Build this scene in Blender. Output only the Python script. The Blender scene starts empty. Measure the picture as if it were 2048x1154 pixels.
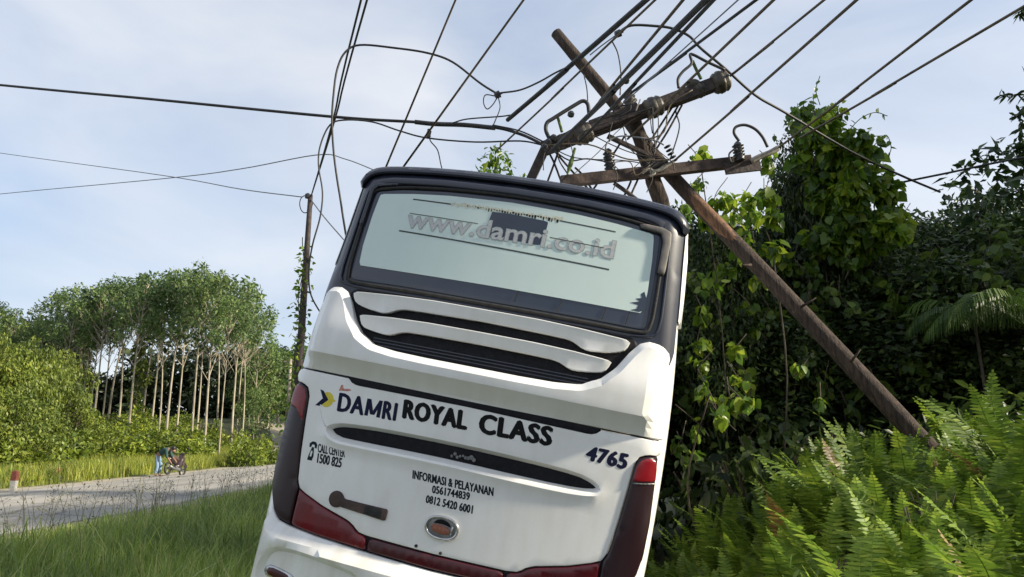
import bpy, bmesh, math, random
import numpy as np
from mathutils import Vector, Matrix, Euler
from mathutils.geometry import delaunay_2d_cdt

random.seed(7)
RNG = np.random.default_rng(11)
scene = bpy.context.scene
COL = scene.collection

# ------------------------------------------------------------------ camera
PITCH = math.radians(11.6)
CAMP = np.array([0.0, 0.0, 1.6])
FPX = 1480.0                      # focal length in photo pixels (2048 wide)
cam_d = bpy.data.cameras.new("camera")
cam_d.sensor_width = 36.0
cam_d.lens = FPX / 2048 * 36.0
cam_d.clip_start = 0.05
cam_d.clip_end = 6000
cam = bpy.data.objects.new("camera", cam_d)
COL.objects.link(cam)
cam.location = CAMP
cam.rotation_euler = (math.radians(90) + PITCH, 0, 0)
scene.camera = cam

# ------------------------------------------------------------------ sky, sun, exposure
SUN_EL = math.radians(25)
SUN_DIR = Vector((0.982 * math.cos(SUN_EL), -0.19 * math.cos(SUN_EL), math.sin(SUN_EL))).normalized()
world = bpy.data.worlds.new("World")
scene.world = world
world.use_nodes = True
wn = world.node_tree.nodes
wl = world.node_tree.links
wn.clear()
w_out = wn.new("ShaderNodeOutputWorld")
w_bg = wn.new("ShaderNodeBackground")
w_bg.inputs["Strength"].default_value = 0.096
sky = wn.new("ShaderNodeTexSky")
sky.sky_type = 'NISHITA'
sky.sun_disc = False
sky.sun_elevation = SUN_EL
sky.sun_rotation = math.atan2(SUN_DIR.x, SUN_DIR.y)
sky.air_density = 1.0
sky.dust_density = 1.2
sky.ozone_density = 1.5
tc = wn.new("ShaderNodeTexCoord")
mp = wn.new("ShaderNodeMapping")
mp.inputs["Scale"].default_value = (1.0, 1.0, 2.6)
mp.inputs["Rotation"].default_value = (0.0, 0.25, 0.6)
cn = wn.new("ShaderNodeTexNoise")
cn.inputs["Scale"].default_value = 1.7
cn.inputs["Detail"].default_value = 6.0
cn.inputs["Roughness"].default_value = 0.5
cn.inputs["Distortion"].default_value = 0.4
cr = wn.new("ShaderNodeValToRGB")
cr.color_ramp.elements[0].position = 0.34
cr.color_ramp.elements[0].color = (0.60, 0.60, 0.60, 1)
cr.color_ramp.elements[1].position = 0.66
cr.color_ramp.elements[1].color = (0.90, 0.90, 0.90, 1)
cm = wn.new("ShaderNodeMix")
cm.data_type = 'RGBA'
cm.inputs[7].default_value = (4.3, 4.75, 5.4, 1)      # thin high cloud
cn2 = wn.new("ShaderNodeTexNoise")
cn2.inputs["Scale"].default_value = 1.5
cn2.inputs["Detail"].default_value = 6.5
cn2.inputs["Distortion"].default_value = 0.6
cc = wn.new("ShaderNodeValToRGB")
cc.color_ramp.elements[0].position = 0.40
cc.color_ramp.elements[0].color = (0.375, 0.43, 0.525, 1)
cc.color_ramp.elements[1].position = 0.62
cc.color_ramp.elements[1].color = (0.575, 0.59, 0.62, 1)
cs_ = wn.new("ShaderNodeVectorMath")
cs_.operation = 'SCALE'
cs_.inputs["Scale"].default_value = 7.0
wl.new(mp.outputs["Vector"], cn2.inputs["Vector"])
wl.new(cn2.outputs["Fac"], cc.inputs["Fac"])
wl.new(cc.outputs["Color"], cs_.inputs[0])
wl.new(cs_.outputs["Vector"], cm.inputs[7])
wl.new(tc.outputs["Generated"], mp.inputs["Vector"])
wl.new(mp.outputs["Vector"], cn.inputs["Vector"])
wl.new(cn.outputs["Fac"], cr.inputs["Fac"])
wl.new(cr.outputs["Color"], cm.inputs[0])
wl.new(sky.outputs["Color"], cm.inputs[6])
wl.new(cm.outputs[2], w_bg.inputs["Color"])
wl.new(w_bg.outputs["Background"], w_out.inputs["Surface"])

sun_d = bpy.data.lights.new("sun", 'SUN')
sun_d.energy = 3.6
sun_d.angle = math.radians(3.0)
sun_d.color = (1.0, 0.90, 0.72)
sun = bpy.data.objects.new("sun", sun_d)
COL.objects.link(sun)
sun.rotation_euler = SUN_DIR.to_track_quat('Z', 'Y').to_euler()

vs = scene.view_settings
vs.view_transform = 'Standard'
vs.look = 'None'
vs.gamma = 1.0
vs.use_curve_mapping = False
vs.exposure = 1.22
scene.cycles.use_denoising = True
scene.cycles.max_bounces = 6
scene.cycles.transmission_bounces = 4

# ------------------------------------------------------------------ helpers
def ray(px, py, depth):
    """point in the place seen at photo pixel (px,py), 'depth' metres ahead of the camera (world y)"""
    c, s = math.cos(PITCH), math.sin(PITCH)
    u, v = (px - 1024) / FPX, (577 - py) / FPX
    d = np.array([u, c - v * s, s + v * c])
    return CAMP + d * (depth / d[1])

def smooth(a, b, t):
    t = np.clip((np.asarray(t, float) - a) / (b - a), 0, 1)
    return t * t * (3 - 2 * t)

def tag(o, label=None, cat=None, group=None, kind=None):
    if label: o["label"] = label
    if cat: o["category"] = cat
    if group: o["group"] = group
    if kind: o["kind"] = kind
    return o

def link(name, me, mat=None, parent=None):
    o = bpy.data.objects.new(name, me)
    COL.objects.link(o)
    if mat is not None and me is not None and not me.materials:
        me.materials.append(mat)
    if parent is not None:
        o.parent = parent
    return o

def empty(name, loc=(0, 0, 0), rot=(0, 0, 0)):
    o = bpy.data.objects.new(name, None)
    o.empty_display_size = 0.2
    COL.objects.link(o)
    o.location = loc
    o.rotation_euler = rot
    return o

def mesh_np(name, V, F, smooth_shade=False):
    """V (n,3), F (m,k) with constant k"""
    V = np.asarray(V, np.float32); F = np.asarray(F, np.int32)
    me = bpy.data.meshes.new(name)
    k = F.shape[1]
    me.vertices.add(len(V)); me.vertices.foreach_set("co", V.ravel())
    me.loops.add(F.size); me.loops.foreach_set("vertex_index", F.ravel())
    me.polygons.add(len(F))
    me.polygons.foreach_set("loop_start", np.arange(0, F.size, k, dtype=np.int32))
    me.polygons.foreach_set("loop_total", np.full(len(F), k, np.int32))
    if smooth_shade:
        me.polygons.foreach_set("use_smooth", np.ones(len(F), bool))
    me.update(calc_edges=True)
    me.validate()
    return me

def mesh_py(name, V, F, smooth_shade=False):
    me = bpy.data.meshes.new(name)
    me.from_pydata([tuple(map(float, v)) for v in V], [], [tuple(map(int, f)) for f in F])
    if smooth_shade:
        me.polygons.foreach_set("use_smooth", np.ones(len(me.polygons), bool))
    me.update()
    return me

class MB:
    def __init__(s): s.V = []; s.F = []; s.n = 0
    def add(s, V, F):
        s.V.append(np.asarray(V, float)); s.F += [tuple(i + s.n for i in f) for f in F]; s.n += len(V)
    def box(s, c, size, rot=None):
        x, y, z = [v / 2 for v in size]
        P = np.array([[a * x, b * y, d * z] for a in (-1, 1) for b in (-1, 1) for d in (-1, 1)])
        if rot is not None: P = P @ np.array(rot).T
        s.add(P + np.array(c), [(0, 1, 3, 2), (4, 6, 7, 5), (0, 4, 5, 1), (2, 3, 7, 6), (0, 2, 6, 4), (1, 5, 7, 3)])
    def beam(s, a, b, w, h, up=(0, 0, 1)):
        a, b = np.array(a, float), np.array(b, float)
        d = b - a; L = np.linalg.norm(d); d /= L
        up = np.array(up, float); r = np.cross(d, up); r /= np.linalg.norm(r); u = np.cross(r, d)
        s.box((a + b) / 2, (L, w, h), np.stack([d, r, u], 1))
    def tube(s, pts, rad, seg=8, caps=True):
        pts = np.asarray(pts, float); n = len(pts)
        rad = np.full(n, rad) if np.isscalar(rad) else np.asarray(rad, float)
        T = np.gradient(pts, axis=0); T /= np.linalg.norm(T, axis=1)[:, None] + 1e-12
        ref = np.array([0, 0, 1.0]) if abs(T[0][2]) < 0.9 else np.array([1.0, 0, 0])
        N = np.cross(T[0], ref); N /= np.linalg.norm(N)
        a = np.arange(seg) * 2 * math.pi / seg; V = []
        for i in range(n):
            N = N - T[i] * N.dot(T[i]); N /= np.linalg.norm(N) + 1e-12
            B = np.cross(T[i], N)
            V.append(pts[i] + rad[i] * (np.cos(a)[:, None] * N + np.sin(a)[:, None] * B))
        F = [(i * seg + k, i * seg + (k + 1) % seg, (i + 1) * seg + (k + 1) % seg, (i + 1) * seg + k)
             for i in range(n - 1) for k in range(seg)]
        if caps: F += [tuple(range(seg))[::-1], tuple((n - 1) * seg + k for k in range(seg))]
        s.add(np.concatenate(V), F)
    def lathe(s, base, axis, prof, seg=20):
        """prof: list of (along, radius)"""
        base = np.array(base, float); ax = np.array(axis, float); ax /= np.linalg.norm(ax)
        s.tube([base + ax * p[0] for p in prof], [p[1] for p in prof], seg) if False else None
        ref = np.array([0, 0, 1.0]) if abs(ax[2]) < 0.9 else np.array([1.0, 0, 0])
        N = np.cross(ax, ref); N /= np.linalg.norm(N); B = np.cross(ax, N)
        a = np.arange(seg) * 2 * math.pi / seg
        V = np.concatenate([base + ax * p + r * (np.cos(a)[:, None] * N + np.sin(a)[:, None] * B) for p, r in prof])
        n = len(prof)
        F = [(i * seg + k, i * seg + (k + 1) % seg, (i + 1) * seg + (k + 1) % seg, (i + 1) * seg + k)
             for i in range(n - 1) for k in range(seg)]
        F += [tuple(range(seg))[::-1], tuple((n - 1) * seg + k for k in range(seg))]
        s.add(V, F)
    def mesh(s, name, sm=False):
        return mesh_py(name, np.concatenate(s.V), s.F, sm)
    def build(s, name, mat, parent=None, sm=False):
        return link(name, s.mesh(name, sm), mat, parent)

def catmull(P, n=8):
    P = np.asarray(P, float)
    if len(P) < 3:
        t = np.linspace(0, 1, n * 2)[:, None]
        return P[0] * (1 - t) + P[-1] * t
    Q = np.vstack([2 * P[0] - P[1], P, 2 * P[-1] - P[-2]]); out = []
    for i in range(1, len(Q) - 2):
        t = np.linspace(0, 1, n, endpoint=False)[:, None]
        a, b, c, d = Q[i - 1], Q[i], Q[i + 1], Q[i + 2]
        out.append(0.5 * ((2 * b) + (c - a) * t + (2 * a - 5 * b + 4 * c - d) * t ** 2 + (3 * b - a - 3 * c + d) * t ** 3))
    out.append(P[-1:])
    return np.concatenate(out)

# ------------------------------------------------------------------ materials
def new_mat(name):
    m = bpy.data.materials.new(name); m.use_nodes = True
    n = m.node_tree.nodes; return m, n, m.node_tree.links, n["Principled BSDF"]

def mat_noise(name, c1, c2, scale=8, rough=0.7, metal=0.0, bump=0.0, bscale=None, detail=5, stretch=None, spec=None, coat=0.0, coords="Object"):
    m, n, l, b = new_mat(name)
    tcn = n.new("ShaderNodeTexCoord"); mpn = n.new("ShaderNodeMapping")
    if stretch: mpn.inputs["Scale"].default_value = stretch
    nz = n.new("ShaderNodeTexNoise"); nz.inputs["Scale"].default_value = scale; nz.inputs["Detail"].default_value = detail
    rp = n.new("ShaderNodeValToRGB")
    rp.color_ramp.elements[0].position = 0.32; rp.color_ramp.elements[1].position = 0.68
    rp.color_ramp.elements[0].color = (*c1, 1); rp.color_ramp.elements[1].color = (*c2, 1)
    l.new(tcn.outputs[coords], mpn.inputs["Vector"]); l.new(mpn.outputs["Vector"], nz.inputs["Vector"])
    l.new(nz.outputs["Fac"], rp.inputs["Fac"]); l.new(rp.outputs["Color"], b.inputs["Base Color"])
    b.inputs["Roughness"].default_value = rough; b.inputs["Metallic"].default_value = metal
    if spec is not None: b.inputs["Specular IOR Level"].default_value = spec
    b.inputs["Coat Weight"].default_value = coat
    if bump:
        nb = n.new("ShaderNodeTexNoise"); nb.inputs["Scale"].default_value = bscale or scale * 3; nb.inputs["Detail"].default_value = 6
        l.new(mpn.outputs["Vector"], nb.inputs["Vector"])
        bp = n.new("ShaderNodeBump"); bp.inputs["Strength"].default_value = bump; bp.inputs["Distance"].default_value = 0.02
        l.new(nb.outputs["Fac"], bp.inputs["Height"]); l.new(bp.outputs["Normal"], b.inputs["Normal"])
    return m

def mat_leaf(name, cols, trans=0.35, rough=0.45, spec=0.35, patch=0.9):
    """cols: dark .. light leaf colours, picked per leaf"""
    m, n, l, b = new_mat(name)
    g = n.new("ShaderNodeNewGeometry"); oi = n.new("ShaderNodeObjectInfo")
    rp = n.new("ShaderNodeValToRGB"); el = rp.color_ramp.elements
    el[0].color = (*cols[0], 1); el[1].color = (*cols[-1], 1)
    for i, c in enumerate(cols[1:-1]):
        e = el.new((i + 1) / (len(cols) - 1)); e.color = (*c, 1)
    l.new(g.outputs["Random Per Island"], rp.inputs["Fac"])
    hs = n.new("ShaderNodeHueSaturation")
    ma = n.new("ShaderNodeMath"); ma.operation = 'MULTIPLY_ADD'; ma.inputs[1].default_value = 0.35; ma.inputs[2].default_value = 0.82
    l.new(oi.outputs["Random"], ma.inputs[0]); l.new(ma.outputs[0], hs.inputs["Value"])
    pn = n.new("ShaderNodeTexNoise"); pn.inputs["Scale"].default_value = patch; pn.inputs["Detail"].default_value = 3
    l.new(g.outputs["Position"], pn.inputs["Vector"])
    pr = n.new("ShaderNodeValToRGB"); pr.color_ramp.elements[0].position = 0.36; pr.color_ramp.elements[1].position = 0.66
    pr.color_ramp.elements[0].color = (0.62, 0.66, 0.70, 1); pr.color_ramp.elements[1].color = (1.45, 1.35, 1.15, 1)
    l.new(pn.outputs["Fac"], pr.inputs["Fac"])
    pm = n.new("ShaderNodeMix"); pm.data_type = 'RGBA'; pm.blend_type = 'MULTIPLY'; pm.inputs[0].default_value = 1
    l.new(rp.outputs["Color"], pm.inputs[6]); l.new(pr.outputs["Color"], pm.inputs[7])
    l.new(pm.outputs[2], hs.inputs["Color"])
    l.new(hs.outputs["Color"], b.inputs["Base Color"])
    b.inputs["Roughness"].default_value = rough; b.inputs["Specular IOR Level"].default_value = spec
    t = n.new("ShaderNodeBsdfTranslucent"); mx = n.new("ShaderNodeMixShader"); mx.inputs[0].default_value = trans
    l.new(hs.outputs["Color"], t.inputs["Color"])
    l.new(b.outputs[0], mx.inputs[1]); l.new(t.outputs[0], mx.inputs[2])
    l.new(mx.outputs[0], n["Material Output"].inputs["Surface"])
    return m

def mat_paint(name, base, dirt, amount=0.5, rough=0.28, coat=0.4):
    """vehicle paint with road film: streaks that run down, blotches, a dirtier foot"""
    m, n, l, b = new_mat(name)
    tcn = n.new("ShaderNodeTexCoord")
    def noise(scale, stretch, detail=6):
        mpn = n.new("ShaderNodeMapping"); mpn.inputs["Scale"].default_value = stretch
        nz = n.new("ShaderNodeTexNoise"); nz.inputs["Scale"].default_value = scale; nz.inputs["Detail"].default_value = detail
        l.new(tcn.outputs["Object"], mpn.inputs["Vector"]); l.new(mpn.outputs["Vector"], nz.inputs["Vector"])
        return nz
    a = noise(3, (3, 1, 0.8)); c = noise(1.6, (1, 1, 1)); f = noise(60, (1, 1, 1), 3)
    mul = n.new("ShaderNodeMath"); mul.operation = 'MULTIPLY'
    l.new(a.outputs["Fac"], mul.inputs[0]); l.new(c.outputs["Fac"], mul.inputs[1])
    add = n.new("ShaderNodeMath"); add.operation = 'MULTIPLY_ADD'; add.inputs[1].default_value = 0.12
    l.new(f.outputs["Fac"], add.inputs[0]); l.new(mul.outputs[0], add.inputs[2])
    rp = n.new("ShaderNodeValToRGB"); rp.color_ramp.elements[0].position = 0.24; rp.color_ramp.elements[1].position = 0.60
    rp.color_ramp.elements[0].color = (0, 0, 0, 1); rp.color_ramp.elements[1].color = (amount,) * 3 + (1,)
    l.new(add.outputs[0], rp.inputs["Fac"])
    mx = n.new("ShaderNodeMix"); mx.data_type = 'RGBA'
    mx.inputs[6].default_value = (*base, 1); mx.inputs[7].default_value = (*dirt, 1)
    l.new(rp.outputs["Color"], mx.inputs[0]); l.new(mx.outputs[2], b.inputs["Base Color"])
    rr = n.new("ShaderNodeMath"); rr.operation = 'MULTIPLY_ADD'; rr.inputs[1].default_value = 0.5; rr.inputs[2].default_value = rough
    l.new(rp.outputs["Color"], rr.inputs[0]); l.new(rr.outputs[0], b.inputs["Roughness"])
    b.inputs["Coat Weight"].default_value = coat; b.inputs["Coat Roughness"].default_value = 0.12
    bp = n.new("ShaderNodeBump"); bp.inputs["Strength"].default_value = 0.05; bp.inputs["Distance"].default_value = 0.05
    l.new(c.outputs["Fac"], bp.inputs["Height"]); l.new(bp.outputs["Normal"], b.inputs["Normal"])
    return m

M = {}
M['white'] = mat_paint("bus_white", (0.84, 0.835, 0.815), (0.48, 0.43, 0.34), 0.33)
M['whitedirty'] = mat_paint("bumper_white", (0.84, 0.835, 0.815), (0.42, 0.36, 0.25), 0.6)
M['navy'] = mat_paint("bus_black_trim", (0.016, 0.020, 0.036), (0.04, 0.045, 0.06), 0.4, 0.30, 0.15)
M['grille'] = mat_noise("grille_black", (0.005, 0.005, 0.008), (0.012, 0.012, 0.016), 30, 0.6, bump=0.2, spec=0.2)
M['film'] = mat_paint("window_film", (0.62, 0.74, 0.70), (0.55, 0.64, 0.60), 0.4, 0.35, 0.25)
M['glass'] = mat_paint("dark_glass", (0.022, 0.031, 0.052), (0.04, 0.05, 0.07), 0.5, 0.10, 0.5)
M['lampdark'] = mat_paint("smoked_lens", (0.016, 0.004, 0.008), (0.024, 0.010, 0.015), 0.4, 0.32, 0.06)
M['lampred'] = mat_paint("red_lens", (0.21, 0.006, 0.014), (0.13, 0.012, 0.016), 0.5, 0.2, 0.25)
M['lampdeep'] = mat_paint("deep_red_lens", (0.14, 0.004, 0.011), (0.06, 0.004, 0.008), 0.7, 0.2, 0.25)
M['lampwine'] = mat_paint("wine_lens", (0.065, 0.003, 0.008), (0.015, 0.004, 0.007), 0.9, 0.22, 0.2)
M['rubber'] = mat_noise("rubber", (0.012, 0.012, 0.012), (0.03, 0.03, 0.03), 25, 0.8, bump=0.2)
M['greyseal'] = mat_noise("faded_seal", (0.10, 0.095, 0.09), (0.19, 0.17, 0.155), 18, 0.6)
M['chrome'] = mat_noise("chrome", (0.42, 0.43, 0.43), (0.55, 0.55, 0.55), 20, 0.22, 0.9)
M['rustred'] = mat_noise("emblem_red", (0.22, 0.06, 0.04), (0.32, 0.14, 0.08), 60, 0.45)
M['ink'] = mat_noise("black_vinyl", (0.003, 0.003, 0.004), (0.006, 0.006, 0.007), 40, 0.6, spec=0.2)
M['inkblue'] = mat_noise("blue_black_vinyl", (0.004, 0.006, 0.028), (0.008, 0.011, 0.045), 40, 0.6, spec=0.2)
M['teal'] = mat_noise("faded_dark_vinyl", (0.004, 0.010, 0.016), (0.015, 0.025, 0.035), 90, 0.6, spec=0.2)
M['yellow'] = mat_noise("yellow_vinyl", (0.62, 0.50, 0.02), (0.70, 0.60, 0.05), 30, 0.4)
M['redmark'] = mat_noise("red_scuff", (0.45, 0.10, 0.06), (0.60, 0.35, 0.28), 90, 0.6)
M['greyletter'] = mat_noise("grey_letters", (0.27, 0.31, 0.31), (0.42, 0.48, 0.47), 50, 0.5)
M['paleletter'] = mat_noise("pale_letters", (0.42, 0.43, 0.44), (0.52, 0.53, 0.53), 50, 0.5)
M['darkline'] = mat_noise("demister_line", (0.03, 0.045, 0.04), (0.06, 0.075, 0.065), 60, 0.6)
M['torn'] = mat_noise("torn_film_edge", (0.50, 0.52, 0.42), (0.62, 0.62, 0.50), 60, 0.7)
M['steel'] = mat_noise("steel_grey", (0.16, 0.16, 0.165), (0.28, 0.28, 0.28), 14, 0.45, 0.6)
M['wood'] = mat_noise("weathered_pole_wood", (0.015, 0.011, 0.009), (0.078, 0.052, 0.038), 5, 0.9, bump=1.0, bscale=14, stretch=(6, 6, 0.6))
M['woodred'] = mat_noise("bare_red_wood", (0.07, 0.036, 0.022), (0.24, 0.12, 0.06), 6, 0.8, bump=0.5, bscale=16, stretch=(6, 6, 0.8))
M['arm'] = mat_noise("rusty_arm", (0.020, 0.015, 0.015), (0.060, 0.042, 0.038), 9, 0.75, bump=0.5, bscale=20)
M['armbrown'] = mat_noise("brown_arm", (0.03, 0.021, 0.019), (0.09, 0.06, 0.05), 7, 0.8, bump=0.5, bscale=18)
M['porcelain'] = mat_noise("dirty_porcelain", (0.022, 0.018, 0.015), (0.10, 0.085, 0.065), 9, 0.5, bump=0.5, bscale=22)
M['blackins'] = mat_noise("black_insulator", (0.008, 0.008, 0.012), (0.03, 0.03, 0.035), 14, 0.35)
M['wire'] = mat_noise("black_cable", (0.010, 0.010, 0.012), (0.03, 0.03, 0.032), 10, 0.6)
M['wirebrown'] = mat_noise("old_copper_wire", (0.055, 0.040, 0.022), (0.12, 0.09, 0.055), 10, 0.6)
M['wiregrey'] = mat_noise("grey_wire", (0.12, 0.13, 0.15), (0.2, 0.21, 0.23), 10, 0.6)
M['grip'] = mat_noise("pale_dead_end_grip", (0.22, 0.20, 0.17), (0.36, 0.33, 0.29), 20, 0.7)
M['moss'] = mat_noise("moss", (0.05, 0.09, 0.02), (0.12, 0.17, 0.05), 30, 0.9)
M['bark'] = mat_noise("pale_bark", (0.17, 0.145, 0.105), (0.44, 0.39, 0.30), 3, 0.85, bump=0.3, bscale=10, stretch=(3, 3, 0.35))
M['barkdark'] = mat_noise("dark_bark", (0.035, 0.028, 0.02), (0.10, 0.08, 0.055), 5, 0.9, bump=0.4, bscale=14)
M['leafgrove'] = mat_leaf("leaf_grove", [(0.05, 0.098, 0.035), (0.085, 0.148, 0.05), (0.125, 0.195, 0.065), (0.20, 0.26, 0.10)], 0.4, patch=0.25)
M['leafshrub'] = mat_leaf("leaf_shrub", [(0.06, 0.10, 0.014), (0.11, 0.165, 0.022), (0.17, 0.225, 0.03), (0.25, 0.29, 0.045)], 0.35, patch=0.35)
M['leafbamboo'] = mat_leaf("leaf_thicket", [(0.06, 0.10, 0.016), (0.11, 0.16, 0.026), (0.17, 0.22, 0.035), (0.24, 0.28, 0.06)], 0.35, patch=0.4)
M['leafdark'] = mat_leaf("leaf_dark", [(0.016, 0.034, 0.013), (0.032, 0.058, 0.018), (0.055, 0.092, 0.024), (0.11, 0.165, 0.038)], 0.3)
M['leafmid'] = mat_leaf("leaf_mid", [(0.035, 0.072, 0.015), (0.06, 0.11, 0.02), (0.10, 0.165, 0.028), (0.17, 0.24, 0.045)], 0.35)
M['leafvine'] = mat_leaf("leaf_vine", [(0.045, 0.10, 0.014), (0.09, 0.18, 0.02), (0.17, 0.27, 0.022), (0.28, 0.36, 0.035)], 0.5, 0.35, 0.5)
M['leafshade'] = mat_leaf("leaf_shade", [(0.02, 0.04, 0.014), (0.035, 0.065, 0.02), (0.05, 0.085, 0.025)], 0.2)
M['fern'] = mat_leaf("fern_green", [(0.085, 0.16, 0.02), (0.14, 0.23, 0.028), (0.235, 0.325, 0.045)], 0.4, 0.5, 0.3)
M['fernbrown'] = mat_leaf("fern_brown", [(0.10, 0.06, 0.025), (0.17, 0.11, 0.045), (0.24, 0.19, 0.06)], 0.3)
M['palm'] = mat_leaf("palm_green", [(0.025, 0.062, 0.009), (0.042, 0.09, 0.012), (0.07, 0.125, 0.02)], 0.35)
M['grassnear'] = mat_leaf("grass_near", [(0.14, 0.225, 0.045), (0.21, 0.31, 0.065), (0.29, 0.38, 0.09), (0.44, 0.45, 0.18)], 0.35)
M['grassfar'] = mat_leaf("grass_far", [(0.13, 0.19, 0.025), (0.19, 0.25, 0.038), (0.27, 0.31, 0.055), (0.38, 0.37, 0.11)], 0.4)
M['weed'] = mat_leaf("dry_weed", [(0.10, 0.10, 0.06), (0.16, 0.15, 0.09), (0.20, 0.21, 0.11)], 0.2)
M['soil'] = mat_noise("soil", (0.05, 0.06, 0.025), (0.10, 0.105, 0.045), 0.8, 0.95, bump=0.6, bscale=4)
M['farwood'] = mat_leaf("leaf_far_wood", [(0.018, 0.032, 0.013), (0.032, 0.052, 0.02), (0.05, 0.075, 0.028)], 0.2)
M['gravel'] = mat_noise("roadside_gravel", (0.24, 0.21, 0.15), (0.42, 0.37, 0.28), 3, 0.95, bump=0.6, bscale=40)

def mat_road():
    m, n, l, b = new_mat("worn_asphalt")
    tcn = n.new("ShaderNodeTexCoord")
    def nz(scale, detail=6, st=(1, 1, 1)):
        mpn = n.new("ShaderNodeMapping"); mpn.inputs["Scale"].default_value = st
        q = n.new("ShaderNodeTexNoise"); q.inputs["Scale"].default_value = scale; q.inputs["Detail"].default_value = detail
        l.new(tcn.outputs["Object"], mpn.inputs["Vector"]); l.new(mpn.outputs["Vector"], q.inputs["Vector"]); return q
    big = nz(0.5, 5, (1.6, 0.35, 1)); fine = nz(40, 4)
    rp = n.new("ShaderNodeValToRGB"); rp.color_ramp.elements[0].position = 0.4; rp.color_ramp.elements[1].position = 0.62
    rp.color_ramp.elements[0].color = (0.22, 0.21, 0.19, 1); rp.color_ramp.elements[1].color = (0.40, 0.37, 0.32, 1)
    trk = nz(0.9, 3, (2.2, 0.03, 1)); av = n.new("ShaderNodeMix"); av.data_type = 'FLOAT'; av.inputs[0].default_value = 0.5
    l.new(big.outputs["Fac"], av.inputs[2]); l.new(trk.outputs["Fac"], av.inputs[3]); l.new(av.outputs[0], rp.inputs["Fac"])
    r2 = n.new("ShaderNodeValToRGB"); r2.color_ramp.elements[0].position = 0.35; r2.color_ramp.elements[1].position = 0.65
    r2.color_ramp.elements[0].color = (0.7, 0.7, 0.7, 1); r2.color_ramp.elements[1].color = (1.2, 1.2, 1.2, 1)
    l.new(fine.outputs["Fac"], r2.inputs["Fac"])
    mm = n.new("ShaderNodeMix"); mm.data_type = 'RGBA'; mm.blend_type = 'MULTIPLY'; mm.inputs[0].default_value = 1
    l.new(rp.outputs["Color"], mm.inputs[6]); l.new(r2.outputs["Color"], mm.inputs[7])
    vo = n.new("ShaderNodeTexVoronoi"); vo.feature = 'DISTANCE_TO_EDGE'; vo.inputs["Scale"].default_value = 0.55
    wz = nz(1.2, 4); wm = n.new("ShaderNodeMix"); wm.data_type = 'RGBA'; wm.inputs[0].default_value = 0.35
    l.new(tcn.outputs["Object"], wm.inputs[6]); l.new(wz.outputs["Color"], wm.inputs[7]); l.new(wm.outputs[2], vo.inputs["Vector"])
    r3 = n.new("ShaderNodeValToRGB"); r3.color_ramp.elements[0].position = 0.004; r3.color_ramp.elements[1].position = 0.02
    r3.color_ramp.elements[0].color = (0.35, 0.35, 0.35, 1); r3.color_ramp.elements[1].color = (1, 1, 1, 1)
    l.new(vo.outputs["Distance"], r3.inputs["Fac"])
    m3 = n.new("ShaderNodeMix"); m3.data_type = 'RGBA'; m3.blend_type = 'MULTIPLY'; m3.inputs[0].default_value = 0.8
    l.new(mm.outputs[2], m3.inputs[6]); l.new(r3.outputs["Color"], m3.inputs[7])
    l.new(m3.outputs[2], b.inputs["Base Color"]); b.inputs["Roughness"].default_value = 0.9
    bp = n.new("ShaderNodeBump"); bp.inputs["Strength"].default_value = 0.5; bp.inputs["Distance"].default_value = 0.02
    l.new(fine.outputs["Fac"], bp.inputs["Height"]); l.new(bp.outputs["Normal"], b.inputs["Normal"])
    return m
M['road'] = mat_road()

# ------------------------------------------------------------------ bus pose (needed by the ground)
B_YAW, B_ROLL = math.radians(9.93), math.radians(11.65)
B_T = Vector((-0.689, 4.814, -0.162))
B_M = Matrix.Translation(B_T) @ Matrix.Rotation(-B_YAW, 4, 'Z') @ Matrix.Rotation(B_ROLL, 4, 'Y')
def bus_pt(x, y, z): return np.array(B_M @ Vector((x, y, z)))

# ------------------------------------------------------------------ ground and road
ROAD = catmull([(-12.3, -60), (-12.3, -25), (-12.3, 0), (-12.3, 25), (-12.8, 45), (-15.0, 62), (-20.5, 79), (-30.5, 95), (-43, 108), (-60, 118)], 10)
ROAD_HW = 3.6
def road_dist(x, y):
    x = np.asarray(x, float); y = np.asarray(y, float)
    best = np.full(x.shape, 1e9)
    for a, b in zip(ROAD[:-1], ROAD[1:]):
        d = b - a; L = d.dot(d)
        t = np.clip(((x - a[0]) * d[0] + (y - a[1]) * d[1]) / L, 0, 1)
        best = np.minimum(best, np.hypot(x - a[0] - t * d[0], y - a[1] - t * d[1]))
    return best

def ground0(x, y):
    x = np.asarray(x, float); y = np.asarray(y, float)
    z = 3.9 * smooth(52, 102, y) + 6 * smooth(100, 400, np.hypot(x, y)) * smooth(-40, 60, y)
    z = z + 1.9 * smooth(-18, -32, x) * smooth(14, 55, y) * (1 - 0.6 * smooth(60, 100, y))
    u = (x - B_T.x) * math.cos(B_YAW) - (y - B_T.y) * math.sin(B_YAW)
    ud = np.interp(u, [-60, -2.6, -1.1, 1.15, 1.7, 2.5, 3.4, 5.0, 8.0, 20, 60], [0, 0, 0.055, -0.40, -0.38, 0.10, 0.55, 0.80, 0.95, 1.6, 4.0])
    k = smooth(-14, 1, y) * (1 - smooth(24, 50, y))
    z = z + ud * np.where(u > 2.5, np.maximum(k, smooth(-40, 0, y) * 0.8), k)
    return z
def ground(x, y):
    x = np.asarray(x, float); y = np.asarray(y, float)
    rd = road_dist(x, y)
    n = 0.05 * np.sin(x * 1.3 + 0.7 * y) * np.sin(y * 0.9 - x * 0.4) + 0.03 * np.sin(3.1 * x) * np.cos(2.3 * y)
    bu = np.abs((x - B_T.x) * math.cos(B_YAW) - (y - B_T.y) * math.sin(B_YAW))
    n = n * smooth(ROAD_HW + 0.4, ROAD_HW + 2.5, rd) * smooth(1.3, 2.2, bu)
    return ground0(x, y) + n - 0.09 * (1 - smooth(ROAD_HW + 0.2, ROAD_HW + 1.6, rd))

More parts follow.
